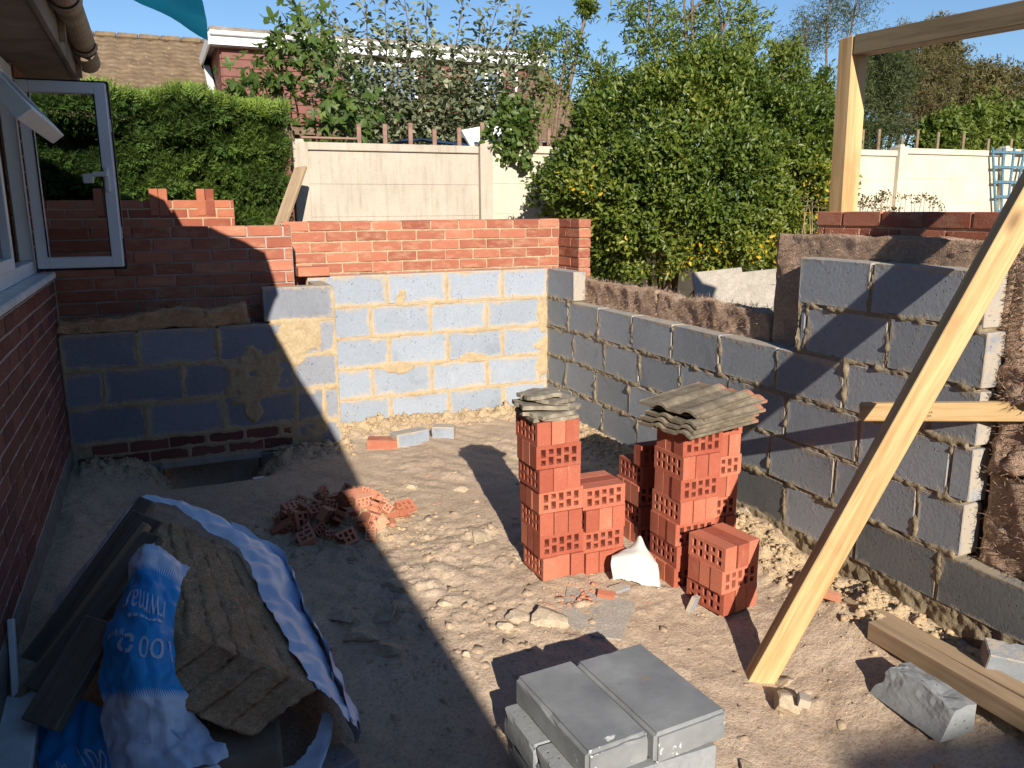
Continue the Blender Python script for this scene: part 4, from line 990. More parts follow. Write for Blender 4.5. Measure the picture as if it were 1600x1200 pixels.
# ------------------------------------------------------------------ stones, slabs, crumbs and litter on the ground
def rock(seed, flat=.6):
    bm = bmesh.new(); bmesh.ops.create_icosphere(bm, subdivisions=3, radius=1.1)
    rr = random.Random(seed); cuts = [(Vector((rr.gauss(0, 1), rr.gauss(0, 1), rr.gauss(0, 1))).normalized(), rr.uniform(.5, .8)) for _ in range(14)]
    for v in bm.verts:
        p = v.co.copy()
        for n_, d in cuts:
            t = p.dot(n_)
            if t > d: p -= n_ * (t - d)
        p *= 1 + .05 * fb((p.x * 4 + seed, p.y * 4, p.z * 4), seed, 4); p.z *= flat; v.co = p
    me = bpy.data.meshes.new('stone'); bm.to_mesh(me); bm.free(); me.materials.append(MT['stone']); return me
RK = [rock(s, .45 + .08 * (s % 4)) for s in range(8)]
ST = [  # x, y, radius, label
 (-1.905, -2.80, .050, 'rounded pale stone beside the shadow edge in mid ground'), (-1.545, -2.91, .060, 'flat pale stone left of the broken slab'), (-1.43, -2.965, .075, 'long pale lump of mortar just left of the broken slab'),
 (-1.62, -2.95, .035, 'small stone left of the flat pale stone'), (-2.06, -2.70, .075, 'dark concrete lump in the shade, left of the shadow edge'), (-2.16, -2.80, .085, 'biggest dark concrete lump in the shade'), (-2.10, -2.93, .075, 'pale-topped concrete lump nearest the plastic strip'),
 (-1.98, -2.66, .060, 'concrete lump crossing the shadow edge'), (-2.22, -2.66, .055, 'small concrete lump farthest left in the shade'), (-1.925, -2.52, .075, 'flat grey stone at the shadow edge behind the concrete lumps'), (-1.80, -2.72, .03, 'small pointed stone in the sun, left of the front stack shadow'),
 (-.83, -3.70, .075, 'pinkish rubble lump at the foot of the brace'), (-.76, -3.60, .045, 'small rubble piece behind the foot of the brace'), (-1.17, -3.93, .045, 'yellow stone right of the front block stack'), (-1.84, -3.45, .04, 'yellow stone at the left of the front stack shadow'),
 (-1.83, -3.06, .028, 'little stone between the shadow edge and front stack shadow'), (-1.88, -1.98, .03, 'pale pebble on bare ground near the brick rubble'), (-1.55, -1.40, .05, 'half-buried flat stone in the open ground behind the rubble'), (-1.42, -2.20, .055, 'yellow mortar lump lying left of the slate-topped stack'), (-1.30, -1.55, .05, 'yellow mortar lump behind the slate-topped stack'),
 (-.44, -3.30, .03, 'small grey stone between low brick stack and timbers'), (-.62, -3.45, .025, 'little stone right of the brace foot'), (-2.42, -.55, .09, 'dark lump inside the hole below the lintel, right side'), (-2.72, -.52, .08, 'dark lump inside the hole below the lintel, left side'), (-1.70, -2.10, .022, 'tiny pale stone in open ground')]
for i, (x, y, r, lab) in enumerate(ST):
    zz = gz(x, y) if not (-2.9 < x < -2.2 and y > -.6) else gz(x, y) + .03
    o = obj('stone', RK[i % 8], None, (x, y, zz + r * .05), (random.uniform(-.3, .3), random.uniform(-.3, .3), random.uniform(0, 6.28)), (r * random.uniform(1.0, 1.4), r, r * random.uniform(.8, 1.1))); tag(o, lab, 'stone', 'stones lying on the ground')
sl = prism('paving_fragment', [(-1.245, -2.775, -.055), (-1.385, -2.99, -.085), (-1.30, -3.13, -.100), (-1.215, -3.185, -.105), (-1.02, -2.985, -.078)], .04, MT['concrete']); tag(sl, 'broken flat slab half sunk in the ground before the stacks', 'slab')
def scatter(name, n, fn, r0, r1, mat, seed, label, cat, lift=.2):
    r = np.random.default_rng(seed); V = []; F = []
    t = (1 + 5 ** .5) / 2
    ico = np.array([(-1, t, 0), (1, t, 0), (-1, -t, 0), (1, -t, 0), (0, -1, t), (0, 1, t), (0, -1, -t), (0, 1, -t), (t, 0, -1), (t, 0, 1), (-t, 0, -1), (-t, 0, 1)]) / 1.9
    icf = np.array([(0, 11, 5), (0, 5, 1), (0, 1, 7), (0, 7, 10), (0, 10, 11), (1, 5, 9), (5, 11, 4), (11, 10, 2), (10, 7, 6), (7, 1, 8), (3, 9, 4), (3, 4, 2), (3, 2, 6), (3, 6, 8), (3, 8, 9), (4, 9, 5), (2, 4, 11), (6, 2, 10), (8, 6, 7), (9, 8, 1)])
    xy = fn(r, n); x, y = xy[:, 0], xy[:, 1]; z = base_h(x, y) + noise_h(x, y)
    rad = r0 * (r1 / r0) ** (r.random(n) ** 2.2)
    Vs = ico[None] * (1 + .8 * (r.random((n, 12, 1)) - .5)) * rad[:, None, None] * (np.array([1, 1, .7]) * (.7 + .6 * r.random((n, 1, 3))))
    an = r.random(n) * 6.28; ca, sa = np.cos(an)[:, None], np.sin(an)[:, None]
    Vx = Vs[..., 0] * ca - Vs[..., 1] * sa; Vy = Vs[..., 0] * sa + Vs[..., 1] * ca
    Vs = np.stack([Vx + x[:, None], Vy + y[:, None], Vs[..., 2] + (z - rad * lift * .3)[:, None]], -1)
    Fs = (icf[None] + (np.arange(n) * 12)[:, None, None]).reshape(-1, 3)
    o = obj(name, mesh(name, Vs.reshape(-1, 3), Fs, mat)); tag(o, label, cat, None, 'stuff'); return o
def f_all(r, n):
    x = r.uniform(-3.3, -.05, n * 3); y = r.uniform(-4.6, -.05, n * 3); p = np.stack([x, y, x * 0], -1); k = (fbm(p * 1.9, 77, 3) + .35 * r.random(n * 3)) > .10
    return np.stack([x[k], y[k]], -1)[:n]
def f_sand(r, n):
    x = r.uniform(-3.3, -.01, n * 14); y = r.uniform(-4.5, -.02, n * 14); k = sandmask(x, y) > r.random(n * 14) * .8 + .1
    return np.stack([x[k], y[k]], -1)[:n]
scatter('gravel', 4200, f_all, .0015, .008, MT['clod'], 3, 'pale crumbs and grit strewn over the bare ground', 'gravel', 1.0)
scatter('mortar_droppings', 9000, f_sand, .003, .019, MT['crumb'], 4, 'lumpy yellow mortar droppings along the foot of the walls', 'mortar')
scatter('brick_crumbs', 260, lambda r, n: np.stack([np.concatenate([r.normal(-1.2, .10, n // 2), r.normal(-2.0, .28, n - n // 2)]), np.concatenate([r.normal(-2.86, .05, n // 2), r.normal(-1.75, .26, n - n // 2)])], -1), .003, .014, MT['brick_rubble'], 5, 'red brick crumbs by the stacks and rubble pile', 'crumbs')
def f_clod(r, n):
    x = r.uniform(-2.6, -.4, n * 12); y = r.uniform(-4.3, -1.2, n * 12); d = np.exp(-(((x + 1.75) / .7) ** 2 + ((y + 2.9) / .28) ** 2)) + .5 * np.exp(-(((x + 1.6) / .5) ** 2 + ((y + 2.2) / .35) ** 2)) + .12 + .5 * np.exp(-(((x + .75) / .25) ** 2 + ((y + 3.7) / .2) ** 2))
    k = r.random(n * 12) < d; return np.stack([x[k], y[k]], -1)[:n]
scatter('earth_clods', 1000, f_clod, .004, .036, MT['clod'], 6, 'broken clods and mortar bits scattered over the trodden earth', 'clods', 1.3)
# litter
def bit(name, x, y, d, rot, mat, lab, cat, dz=.006):
    o = obj(name, cbox(*d, .001, MT[mat]), None, (x, y, gz(x, y) + dz), rot); tag(o, lab, cat); return o
bit('block_chip', -.80, -3.09, (.05, .02, .075), (.3, .2, .5), 'block_back', 'pale blue block chip leaning at the low brick stack', 'chip', .03)
bit('block_chip', -.42, -3.02, (.07, .022, .02), (0, 0, .4), 'block_back', 'pale sliver of block right of the low brick stack', 'chip')
bit('block_chip', -.80, -3.76, (.06, .04, .03), (.2, .1, .9), 'block_back', 'grey block chip on the rubble at the foot of the brace', 'chip', .05)
bit('slate_chip', -1.03, -2.86, (.09, .05, .012), (.1, .1, .3), 'block_back', 'flat blue-grey slate chips in front of the white sheet', 'chip')
bit('brick_chip', -1.12, -2.90, (.075, .04, .03), (.2, .1, -.6), 'brick_rubble', 'red brick chip in front of the slate-topped stack', 'chip')
bit('brick_chip', -.30, -3.36, (.09, .03, .03), (.2, .1, -.9), 'brick_rubble', 'thin red brick chip near the right wall', 'chip', .03)
bit('paper_scrap', -2.33, -.78, (.08, .03, .004), (.0, .1, .3), 'white', 'white paper scrap by the hole under the left wall', 'paper', .02)
# green bottle in the hole
prof = [(0, 0), (.034, 0), (.036, .01), (.036, .13), (.028, .165), (.013, .20), (.013, .25), (.015, .252), (.015, .262), (0, .262)]
V = []; F = []; ns = 16
for r0, z in prof:
    for k in range(ns): V.append((r0 * math.cos(2 * math.pi * k / ns), r0 * math.sin(2 * math.pi * k / ns), z))
for i in range(len(prof) - 1):
    for k in range(ns): F.append((i * ns + k, i * ns + (k + 1) % ns, (i + 1) * ns + (k + 1) % ns, (i + 1) * ns + k))
n = NT('green_glass', .08, .5); n.col((.02, .22, .06)); n.b.inputs['Transmission Weight'].default_value = .6
o = obj('bottle', mesh('bottle', V, F, n.m, True), None, (-2.57, -.58, gz(-2.57, -.58) + .03), (R(70), 0, R(35))); tag(o, 'green glass bottle lying in the hole under the lintel', 'bottle')

# ------------------------------------------------------------------ garden behind: fence, walls, leaning slabs
fn = empty('concrete_fence', (2, 2.4, 0)); tag(fn, 'pale concrete panel fence with posts behind the brick wall', 'fence')
FX = [-1.46, .41, 2.36, 4.30, 6.24, 8.24, 10.2, 12.2]; FZ = [2.20, 2.20, 2.23, 2.26, 2.30, 2.33, 2.36, 2.38]
for i, x in enumerate(FX):
    m = MT['fence'] if i < 2 else MT['fence_w']
    bm = bmesh.new(); bmesh.ops.create_cube(bm, size=1.0); hz = FZ[i] + (.06 if i else .03)
    for v in bm.verts: v.co = Vector((v.co.x * .135, v.co.y * .15, v.co.z * hz + hz / 2))
    bmesh.ops.bevel(bm, geom=[e for e in bm.edges if min(v.co.z for v in e.verts) > hz - .01], offset=.03, segments=3, affect='EDGES')
    me = bpy.data.meshes.new('post'); bm.to_mesh(me); bm.free(); me.materials.append(m); obj('post', me, fn, (x, 2.36, 0))
    if i < len(FX) - 1:
        m2 = MT['fence'] if i < 1 else MT['fence_w']; z = 0.0; top = (FZ[i] + FZ[i + 1]) / 2 - .07; k = 0
        edges_ = [top - .31 * q for q in range(8)][::-1]
        for za, zb in zip(edges_[:-1], edges_[1:]):
            if zb < .05: continue
            box('panel_board', (x + .05, 2.345 + .002 * (k % 2), max(za, 0) + .0008), (FX[i + 1] - .05, 2.385, zb - .0008), m2, fn, .0015); k += 1
        box('coping', (x + .068, 2.318, top + .002), (FX[i + 1] - .068, 2.395, top + .075), m2 if i else MT['fence'], fn, .006)
under(fn)
wf = empty('slat_fence', (2, 2.8, 0)); tag(wf, 'row of thin brown wooden slats rising behind the concrete fence', 'fence')
rr = random.Random(3); x = -.82
while x < 1.4:
    box('slat', (x - .022, 2.62, 1.2), (x + .022, 2.645, 2.44 + rr.uniform(-.05, .03)), MT['timber_slat'], wf, .003); x += .265 + rr.uniform(-.01, .01)
x = 5.4
while x < 9.0:
    box('slat', (x - .022, 2.62, 1.4), (x + .022, 2.645, 2.56 + rr.uniform(-.12, .06)), MT['timber_dark'], wf, .003); x += .40 + rr.uniform(-.13, .13)
box('rail', (-1.5, 2.648, 1.95), (9.2, 2.68, 2.02), MT['timber_slat'], wf, .003)
box('top_rail', (-1.40, 2.56, 2.255), (-.85, 2.61, 2.275), MT['timber_slat'], wf, .003)
under(wf)
# little garden wall with upright bricks on top
gw = empty('garden_wall', (-2.6, 1.7, 0)); tag(gw, 'low orange brick garden wall with pairs of upright bricks, before the hedge', 'wall')
pg = brick_rows(1.14, 7, -3.75, -2.14)
lay(gw, 'brick', 'x', 1.65, -1, pg, .1025, MT['brick_old'], .003)
for a in (-2.795, -2.725, -2.435, -2.365, -3.20, -3.13):
    o = obj('upright_brick', cbox(.065, .1025, .215, .003, MT['brick_old'], 1, .001), gw, (a + .033, 1.695, 1.648))
box('mortar', (-3.75, 1.656, 0), (-2.145, 1.75, 1.66), MT['mortar_red'], gw); under(gw)
o = beam('leaning_plank', (-1.88, 1.35, 1.30), (-1.52, 1.95, 1.95), .12, .03, MT['timber_grey'], None, (-.6, -.6, .6)); tag(o, 'grey plank leaning at an angle left of the concrete fence post', 'plank')
# leaning paving slabs behind the low wall
for i, (x, y, rz) in enumerate(((.95, -.98, -24), (1.30, -1.12, -24))):
    o = obj('paving_slab', cbox(.43 if i else .36, .045, .75, .004, MT['concrete'], i, .002), None, (x, y, .80), (R(-30), R(-6), R(rz))); tag(o, ('left' if not i else 'right') + ' pale paving slab leaning under the big shrub', 'slab', 'slabs leaning under the shrub')
# fan trellis on the fence
tr = empty('trellis', (8.45, 2.28, 1.5)); tag(tr, 'blue fan-shaped wooden trellis fixed on the white fence', 'trellis')
for k in range(6):
    t = k / 5; beam('upright', (8.12 + .52 * t, 2.28, 1.40), (7.88 + 1.10 * t, 2.275, 2.36), .035, .018, MT['blue_paint'], tr, (0, 1, 0), .002)
for k in range(5):
    z = 1.50 + .20 * k; s = (z - 1.4) / .96; beam('crossbar', (8.12 - .24 * s - .03, 2.262, z), (8.64 + .34 * s + .03, 2.262, z), .035, .016, MT['blue_paint'], tr, (0, 1, 0), .002)
inv(tr)

# ------------------------------------------------------------------ leaves
def fuzz(o, n, L, seed=0):
    """loose fibres standing off a wool surface"""
    me = o.data; r = np.random.default_rng(seed); nf = len(me.polygons)
    ar = np.empty(nf); me.polygons.foreach_get('area', ar); ce = np.empty(nf * 3); me.polygons.foreach_get('center', ce); ce = ce.reshape(-1, 3); no = np.empty(nf * 3); me.polygons.foreach_get('normal', no); no = no.reshape(-1, 3)
    i = r.choice(nf, n, p=ar / ar.sum()); t = rdir(r, n); P = ce[i] + t * .008 - no[i] * .004
    D = t * .9 + no[i] * .55; ln = L * (.4 + r.random(n))
    q = leaves('fibres', P, D, rdir(r, n), ln, np.full(n, .0016), r.random(n), me.materials[0], o, .3); q['kind'] = 'stuff'; return q
def leaves(name, P, D, N, L, W, rnd, mat, parent=None, fold=.25, seed=0):
    """one rhombic folded leaf per point: P base, D axis, N rough normal"""
    n = len(P); D = D / np.linalg.norm(D, axis=1, keepdims=True); S = np.cross(D, N); S /= np.maximum(np.linalg.norm(S, axis=1, keepdims=True), 1e-6); Nn = np.cross(S, D)
    L = L[:, None]; W = W[:, None]
    v0 = P; v2 = P + D * L - Nn * L * .12; mid = P + D * L * .48
    v1 = mid + S * W * .5 + Nn * W * fold; v3 = mid - S * W * .5 + Nn * W * fold
    V = np.stack([v0, v1, v2, v3], 1).reshape(-1, 3); b = (np.arange(n) * 4)[:, None]
    F = np.concatenate([b + np.array([[0, 1, 2]]), b + np.array([[0, 2, 3]])], 0)
    return obj(name, mesh(name, V, F, mat, False, rnd=np.repeat(rnd, 4)), parent)
def rdir(r, n):
    v = r.normal(size=(n, 3)); return v / np.linalg.norm(v, axis=1, keepdims=True)
def crown(name, c, rad, ncl, per, L, W, cr, mat, parent, seed, shell=(.72, 1.0), rough=.14, lo=-1.0, up=.3, inner=.0, spread=1.0, front=None):
    r = np.random.default_rng(seed); d = rdir(r, ncl); d = d[d[:, 2] > lo]
    if front is not None: d = d[(d[:, 1] < front) | (r.random(len(d)) < .15)]
    k = len(d); s = shell[0] + (shell[1] - shell[0]) * r.random(k) ** .6
    if inner: q = r.random(k) < inner; s[q] = .35 + .4 * r.random(q.sum())
    m = 1 + rough * fbm(d * 2.1 + seed, seed, 3) * .9 + rough * .9 * vnoise(d * 5.5 + seed, seed + 3)
    Cn = np.array(c) + d * np.array(rad) * (s * m)[:, None]
    idx = np.repeat(np.arange(k), per); n = len(idx)
    off = rdir(r, n) * (r.random(n) ** .5)[:, None] * cr * spread
    P = Cn[idx] + off
    dd = d[idx] * .7 + rdir(r, n) * .9 + np.array([0, 0, up]); nn = d[idx] * .8 + rdir(r, n) * .7 + np.array([0, -.2, .5])
    sz = .65 + .7 * r.random(n)
    rn = np.clip(.5 + .5 * (vnoise(Cn * 1.7, seed + 5)[idx]) * .6 + (r.random(n) - .5) * .7, 0, 1)
    return leaves(name, P, dd, nn, L * sz, W * sz, rn, mat, parent, seed=seed), Cn, d
def limbs(name, base, c, rad, n, r0, mat, parent, seed, frac=.8, seg=5, spreadz=.3, d0=None):
    rr = random.Random(seed); paths = []
    for k in range(n):
        a = rr.uniform(0, 6.28); zz = rr.uniform(-.2, .9); tgt = Vector((c[0] + rad[0] * frac * math.cos(a) * math.sqrt(max(0, 1 - zz * zz)), c[1] + rad[1] * frac * math.sin(a) * math.sqrt(max(0, 1 - zz * zz)), c[2] + rad[2] * frac * zz))
        b = Vector(base) + Vector((rr.uniform(-1, 1) * spreadz, rr.uniform(-1, 1) * spreadz * .6, 0)); pts = []; rs = []
        for i in range(6):
            t = i / 5; p = b.lerp(tgt, t); p.z = b.z + (tgt.z - b.z) * (t ** .75); w_ = .10 * math.sin(t * math.pi)
            p += Vector((rr.uniform(-w_, w_), rr.uniform(-w_, w_), 0)); pts.append(p); rs.append(r0 * (1 - .85 * t))
        paths.append((pts, rs))
    return obj(name, tube_mesh(name, paths, mat, seg), parent)
LG = m_leaf('leaf_shrub', [(.0, (.030, .058, .010)), (.45, (.085, .130, .018)), (.80, (.165, .195, .028)), (.965, (.25, .25, .035)), (.985, (.55, .36, .02))], .40, .30)
LH = m_leaf('leaf_hedge', [(.0, (.022, .048, .014)), (.55, (.070, .130, .028)), (1., (.20, .29, .045))], .6, .3)
LA = m_leaf('leaf_apple', [(.0, (.075, .095, .05)), (.6, (.18, .205, .12)), (1., (.36, .38, .25))], .5, .3)
LF = m_leaf('leaf_fig', [(.0, (.040, .075, .014)), (.6, (.075, .125, .025)), (1., (.14, .19, .045))], .5, .3)
LT = m_leaf('leaf_tree', [(.0, (.07, .11, .018)), (.6, (.14, .19, .035)), (1., (.25, .28, .06))], .5, .4)
LTa = m_leaf('leaf_ash', [(.0, (.10, .15, .03)), (.6, (.19, .25, .055)), (1., (.30, .34, .09))], .5, .5)
LB = m_leaf('leaf_brown', [(.0, (.075, .058, .028)), (.5, (.13, .105, .048)), (1., (.20, .17, .075))], .7, .3)
LO = m_leaf('leaf_olive', [(.0, (.040, .055, .022)), (.6, (.085, .105, .042)), (1., (.15, .16, .07))], .7, .3)

for o in list(COL.objects):
    if o.name.startswith(('insulation_batt', 'insulation_tuft')): fuzz(o, 2600, .030, len(o.name))
    elif o.name.startswith('slab') and o.parent is pk: fuzz(o, 500, .016, 3)
# big round shrub in front of the fence
sb_ = empty('shrub', (2.0, 1.05, .05)); tag(sb_, 'big rounded evergreen shrub with yellow leaves in front of the fence', 'shrub')
c_, r_d = (2.22, 1.05, 1.80), (1.60, 1.05, 1.10)
crown('crown', c_, r_d, 3900, 36, .050, .027, .105, LG, sb_, 11, (.74, 1.0), .13, -.80, .35, .25, 1.0, .55)
limbs('trunk', (1.85, .95, .02), c_, r_d, 16, .035, MT['bark'], sb_, 12, .75, 6, .35)
under(sb_)
# ivy-like sprig hanging over the fence, left of the shrub
ps = empty('climber', (.62, 2.3, 2.2)); tag(ps, 'green climber spilling over the fence top left of the shrub', 'climber')
crown('leaves', (.72, 2.30, 2.33), (.28, .10, .34), 60, 14, .075, .06, .08, LF, ps, 14, (.2, 1.0), .2); obj('stem', tube_mesh('stem', [([(.72, 2.5, 1.2), (.70, 2.46, 2.2), (.74, 2.30, 2.4)], [.012, .01, .006])], MT['bark']), ps); under(ps)

# clipped conifer hedge
hd = empty('conifer_hedge', (-3.4, 2.9, 0)); tag(hd, 'dense green conifer hedge behind the garden wall at left', 'hedge')
r = np.random.default_rng(21); nS = 15000
u = r.random(nS); ty = r.random(nS)
X0 = r.uniform(-5.2, -1.60, nS); top = ty < .33
Zs = np.where(top, 2.42 + .08 * r.random(nS), 1.45 + 1.02 * r.random(nS)); 
bul = .36 * fbm(np.stack([X0 * 2.2, Zs * 4.2, X0 * 0], -1), 5, 3)
Y0 = np.where(top, 2.05 + 1.0 * r.random(nS), 2.10 + np.abs(r.normal(0, .07, nS))) - bul
Y0 = Y0 + np.where((~top) & (Zs < 1.75), .35 * (1.75 - Zs) / .3, 0)
P0 = np.stack([X0, Y0, Zs + np.where(top, .06 * fbm(np.stack([X0 * 2, Y0 * 2, X0 * 0], -1), 9, 3), 0)], -1)
out = np.where(top[:, None], np.array([[0, -.25, 1.0]]), np.array([[0, -1.0, -.05]])) + rdir(r, nS) * .55
out /= np.linalg.norm(out, axis=1, keepdims=True)
nb = 9; idx = np.repeat(np.arange(nS), nb); kk = np.tile(np.arange(nb), nS)
side = np.cross(out, rdir(r, nS)); side /= np.linalg.norm(side, axis=1, keepdims=True)
t = (kk / nb); sgn = np.where(kk % 2 == 0, 1, -1)
Lb = .036 + .034 * (1 - t); P = P0[idx] + out[idx] * (t * .125)[:, None]
D = out[idx] * .75 + side[idx] * (sgn * .75)[:, None] + r.normal(size=(len(idx), 3)) * .12
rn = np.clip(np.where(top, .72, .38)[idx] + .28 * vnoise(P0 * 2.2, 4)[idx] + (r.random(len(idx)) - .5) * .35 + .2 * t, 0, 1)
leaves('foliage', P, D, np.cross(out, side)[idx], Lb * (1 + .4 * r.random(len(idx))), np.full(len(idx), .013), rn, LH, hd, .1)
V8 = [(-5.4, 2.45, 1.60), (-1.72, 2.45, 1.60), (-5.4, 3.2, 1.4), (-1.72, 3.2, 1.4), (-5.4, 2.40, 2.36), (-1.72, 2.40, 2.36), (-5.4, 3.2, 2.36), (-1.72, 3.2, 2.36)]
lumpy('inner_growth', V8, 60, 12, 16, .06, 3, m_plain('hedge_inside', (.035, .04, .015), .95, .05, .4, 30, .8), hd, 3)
rr = random.Random(8); paths = []
for k in range(13):
    x = -5.0 + k * .28 + rr.uniform(-.08, .08); paths.append(([(x, 2.6, 0), (x + rr.uniform(-.05, .05), 2.55, .8), (x + rr.uniform(-.1, .1), 2.6, 2.2)], [.04, .035, .02]))
obj('trunk', tube_mesh('trunk', paths, MT['bark'], 6), hd); under(hd)

# fig with lobed leaves
fg = empty('fig_tree', (-1.15, 3.3, 0)); tag(fg, 'fig tree with large lobed leaves above the hedge end', 'tree')
r = np.random.default_rng(31); n = 520
lobes = [(0, 0), (.22, .12), (.42, .10), (.30, .24), (.50, .42), (.70, .50), (.46, .20), (.62, .16), (.86, .14), (1.0, 0)]
poly = lobes + [(a, -b) for a, b in lobes[-2:0:-1]]; poly = np.array(poly); m = len(poly)
cl = np.array([(-1.55, 3.1, 2.75), (-1.25, 3.05, 3.1), (-.95, 3.1, 2.8), (-1.1, 3.0, 2.45), (-1.45, 3.1, 3.0), (-.72, 3.1, 2.55), (-1.8, 3.1, 2.65), (-1.3, 3.1, 3.28)])
ci = r.integers(0, len(cl), n); P = cl[ci] + r.normal(0, .15, (n, 3))
D = rdir(r, n) * .8 + np.array([0, -.35, -.15]); D /= np.linalg.norm(D, axis=1, keepdims=True)
Nn = rdir(r, n) * .6 + np.array([0, -.5, .7]); S = np.cross(D, Nn); S /= np.linalg.norm(S, axis=1, keepdims=True); Nn = np.cross(S, D); sz = .10 + .09 * r.random(n)
V = P[:, None] + D[:, None] * (poly[None, :, :1] * sz[:, None, None]) + S[:, None] * (poly[None, :, 1:] * sz[:, None, None]) + Nn[:, None] * ((np.abs(poly[None, :, 1:]) * .35 - poly[None, :, :1] ** 2 * .25) * sz[:, None, None])
cent = P + D * (sz * .45)[:, None]; V = np.concatenate([V, cent[:, None]], 1).reshape(-1, 3); b = (np.arange(n) * (m + 1))[:, None]
F = np.concatenate([np.stack([b[:, 0] + i, b[:, 0] + (i + 1) % m, b[:, 0] + m], -1) for i in range(m)], 0)
obj('leaves', mesh('leaves', V, F, LF, False, rnd=np.repeat(np.clip(.5 + r.normal(0, .25, n), 0, 1), m + 1)), fg)
limbs('trunk', (-1.15, 3.3, 0), (-1.2, 3.1, 2.8), (.6, .3, .5), 9, .03, MT['bark'], fg, 33); under(fg)

# slender apple tree with upright shoots
ap = empty('apple_tree', (.3, 4.2, 0)); tag(ap, 'slender tree with upright shoots and grey-green leaves behind the fence', 'tree')
rr = random.Random(41); paths = [([(.35, 4.3, 0), (.33, 4.3, 1.4), (.3, 4.3, 2.1)], [.06, .05, .045])]; LPs = []; LDs = []
tips = [(-1.22, 4.05), (-.95, 3.75), (-.72, 4.25), (-.45, 4.0), (-.2, 4.3), (.05, 3.7), (.15, 4.25), (.42, 4.0), (.62, 3.6), (.80, 4.0), (1.05, 3.85), (1.28, 4.2), (1.50, 3.95), (1.66, 4.05), (1.85, 3.55), (-.6, 3.4), (.3, 3.3), (.9, 3.3), (1.4, 3.2), (-.1, 3.2), (-.9, 3.1), (1.9, 3.05), (.6, 3.0), (-.35, 2.95), (1.15, 2.9), (0.15, 2.85), (1.7, 2.75), (-.7, 2.85)]
for (tx, tz) in tips:
    b = Vector((.32 + (tx - .3) * .35, 4.3, 2.05 + rr.uniform(-.1, .3))); tip = Vector((tx, 4.3 + rr.uniform(-.5, .3), tz)); pts = []
    for i in range(8):
        t = i / 7; p = b.lerp(tip, t); p.x = b.x + (tip.x - b.x) * (t ** .7); p += Vector((rr.uniform(-.03, .03), rr.uniform(-.03, .03), 0)); pts.append(p)
    paths.append((pts, [.016 * (1 - .8 * i / 7) for i in range(8)]))
    for i in range(1, 8):
        for q in range(rr.choice((52, 60, 70)) if i < 6 else 24):
            p = pts[i - 1].lerp(pts[i], rr.random()); sd_ = Vector((rr.gauss(0, 1), rr.gauss(0, 1), rr.gauss(.3, .6))).normalized()
            LPs.append(p + sd_ * rr.uniform(.0, .26) * (1.45 - 1.0 * i / 7)); LDs.append(sd_ + Vector((0, 0, -.1)))
n = len(LPs); r = np.random.default_rng(43); sz = .7 + .6 * r.random(n)
leaves('leaves', np.array(LPs), np.array(LDs), rdir(r, n) * .6 + np.array([0, -.4, .7]), .095 * sz, .050 * sz, np.clip(r.normal(.5, .25, n), 0, 1), LA, ap, .2)
obj('branches', tube_mesh('branches', paths, MT['bark'], 5), ap); under(ap)

# feathery trees rising behind the shrub
def feathery(name, label, base, blobs, seed, mat, per=22, L=.075, W=.028, ncl=95, cr=.20, shell=(.2, 1.0), bark='bark'):
    t_ = empty(name, base); tag(t_, label, 'tree', 'trees beyond the fence')
    allP = []; parts = []
    r = np.random.default_rng(seed)
    Pn = []; Dn = []; Nn = []; rn = []
    paths = [([base, (base[0], base[1], base[2] + 1.5)], [.06, .05])]
    for (cx, cy, cz, rx, rz) in blobs:
        d = rdir(r, ncl); s = shell[0] + (shell[1] - shell[0]) * r.random(ncl) ** .5; m_ = 1 + .22 * fbm(d * 2 + seed, seed, 3)
        C_ = np.array((cx, cy, cz)) + d * np.array((rx, rx * .7, rz)) * (s * m_)[:, None]
        idx = np.repeat(np.arange(ncl), per); k = len(idx)
        ax = d * .5 + rdir(r, ncl) * .8 + np.array([0, 0, .5]); ax /= np.linalg.norm(ax, axis=1, keepdims=True)
        Pn.append(C_[idx] + ax[idx] * (r.uniform(-.5, .5, k) * cr * 1.6)[:, None] + r.normal(0, cr * .16, (k, 3))); Dn.append(ax[idx] * .6 + rdir(r, k)); Nn.append(rdir(r, k) * .7 + np.array([0, -.3, .6])); rn.append(np.clip(.5 + .3 * vnoise(C_ * 1.3, seed)[idx] + r.normal(0, .18, k), 0, 1))
        paths.append(([(base[0], base[1], base[2] + 1.4), ((base[0] + cx) / 2, (base[1] + cy) / 2, (base[2] + 1.4 + cz) / 2 + .2), (cx, cy, cz), (cx + r.normal(0, .1), cy, cz + rz * .9)], [.045, .03, .016, .004]))
        for q in range(7):
            e = C_[r.integers(0, ncl)]; paths.append(([(cx, cy, cz - rz * .3), tuple((np.array((cx, cy, cz)) + e) / 2), tuple(e)], [.012, .008, .003]))
    P = np.concatenate(Pn); k = len(P); sz = .7 + .6 * r.random(k)
    leaves('crown', P, np.concatenate(Dn), np.concatenate(Nn), L * sz, W * sz, np.concatenate(rn), mat, t_, .2)
    obj('trunk', tube_mesh('trunk', paths, MT[bark], 5), t_); under(t_); return t_
feathery('ash_tree', 'light green feathery tree rising right behind the shrub', (4.8, 4.8, 0), [(3.9, 4.8, 4.15, .45, .55), (4.5, 4.8, 4.35, .55, .6), (5.2, 4.8, 4.3, .5, .55), (4.1, 4.8, 3.6, .6, .5), (5.1, 4.8, 3.6, .7, .5), (5.75, 4.8, 4.05, .32, .45), (4.6, 4.8, 4.9, .5, .3)], 51, LTa, 18, .10, .028, 48, .20, (.35, 1.0))
feathery('ash_tree', 'small feathery tree at the right shoulder of the shrub', (6.4, 4.8, 0), [(6.35, 4.8, 3.75, .30, .35), (6.7, 4.8, 3.4, .35, .4), (7.1, 4.8, 3.3, .18, .5)], 52, LT, 20, .09, .03, 80, .18)
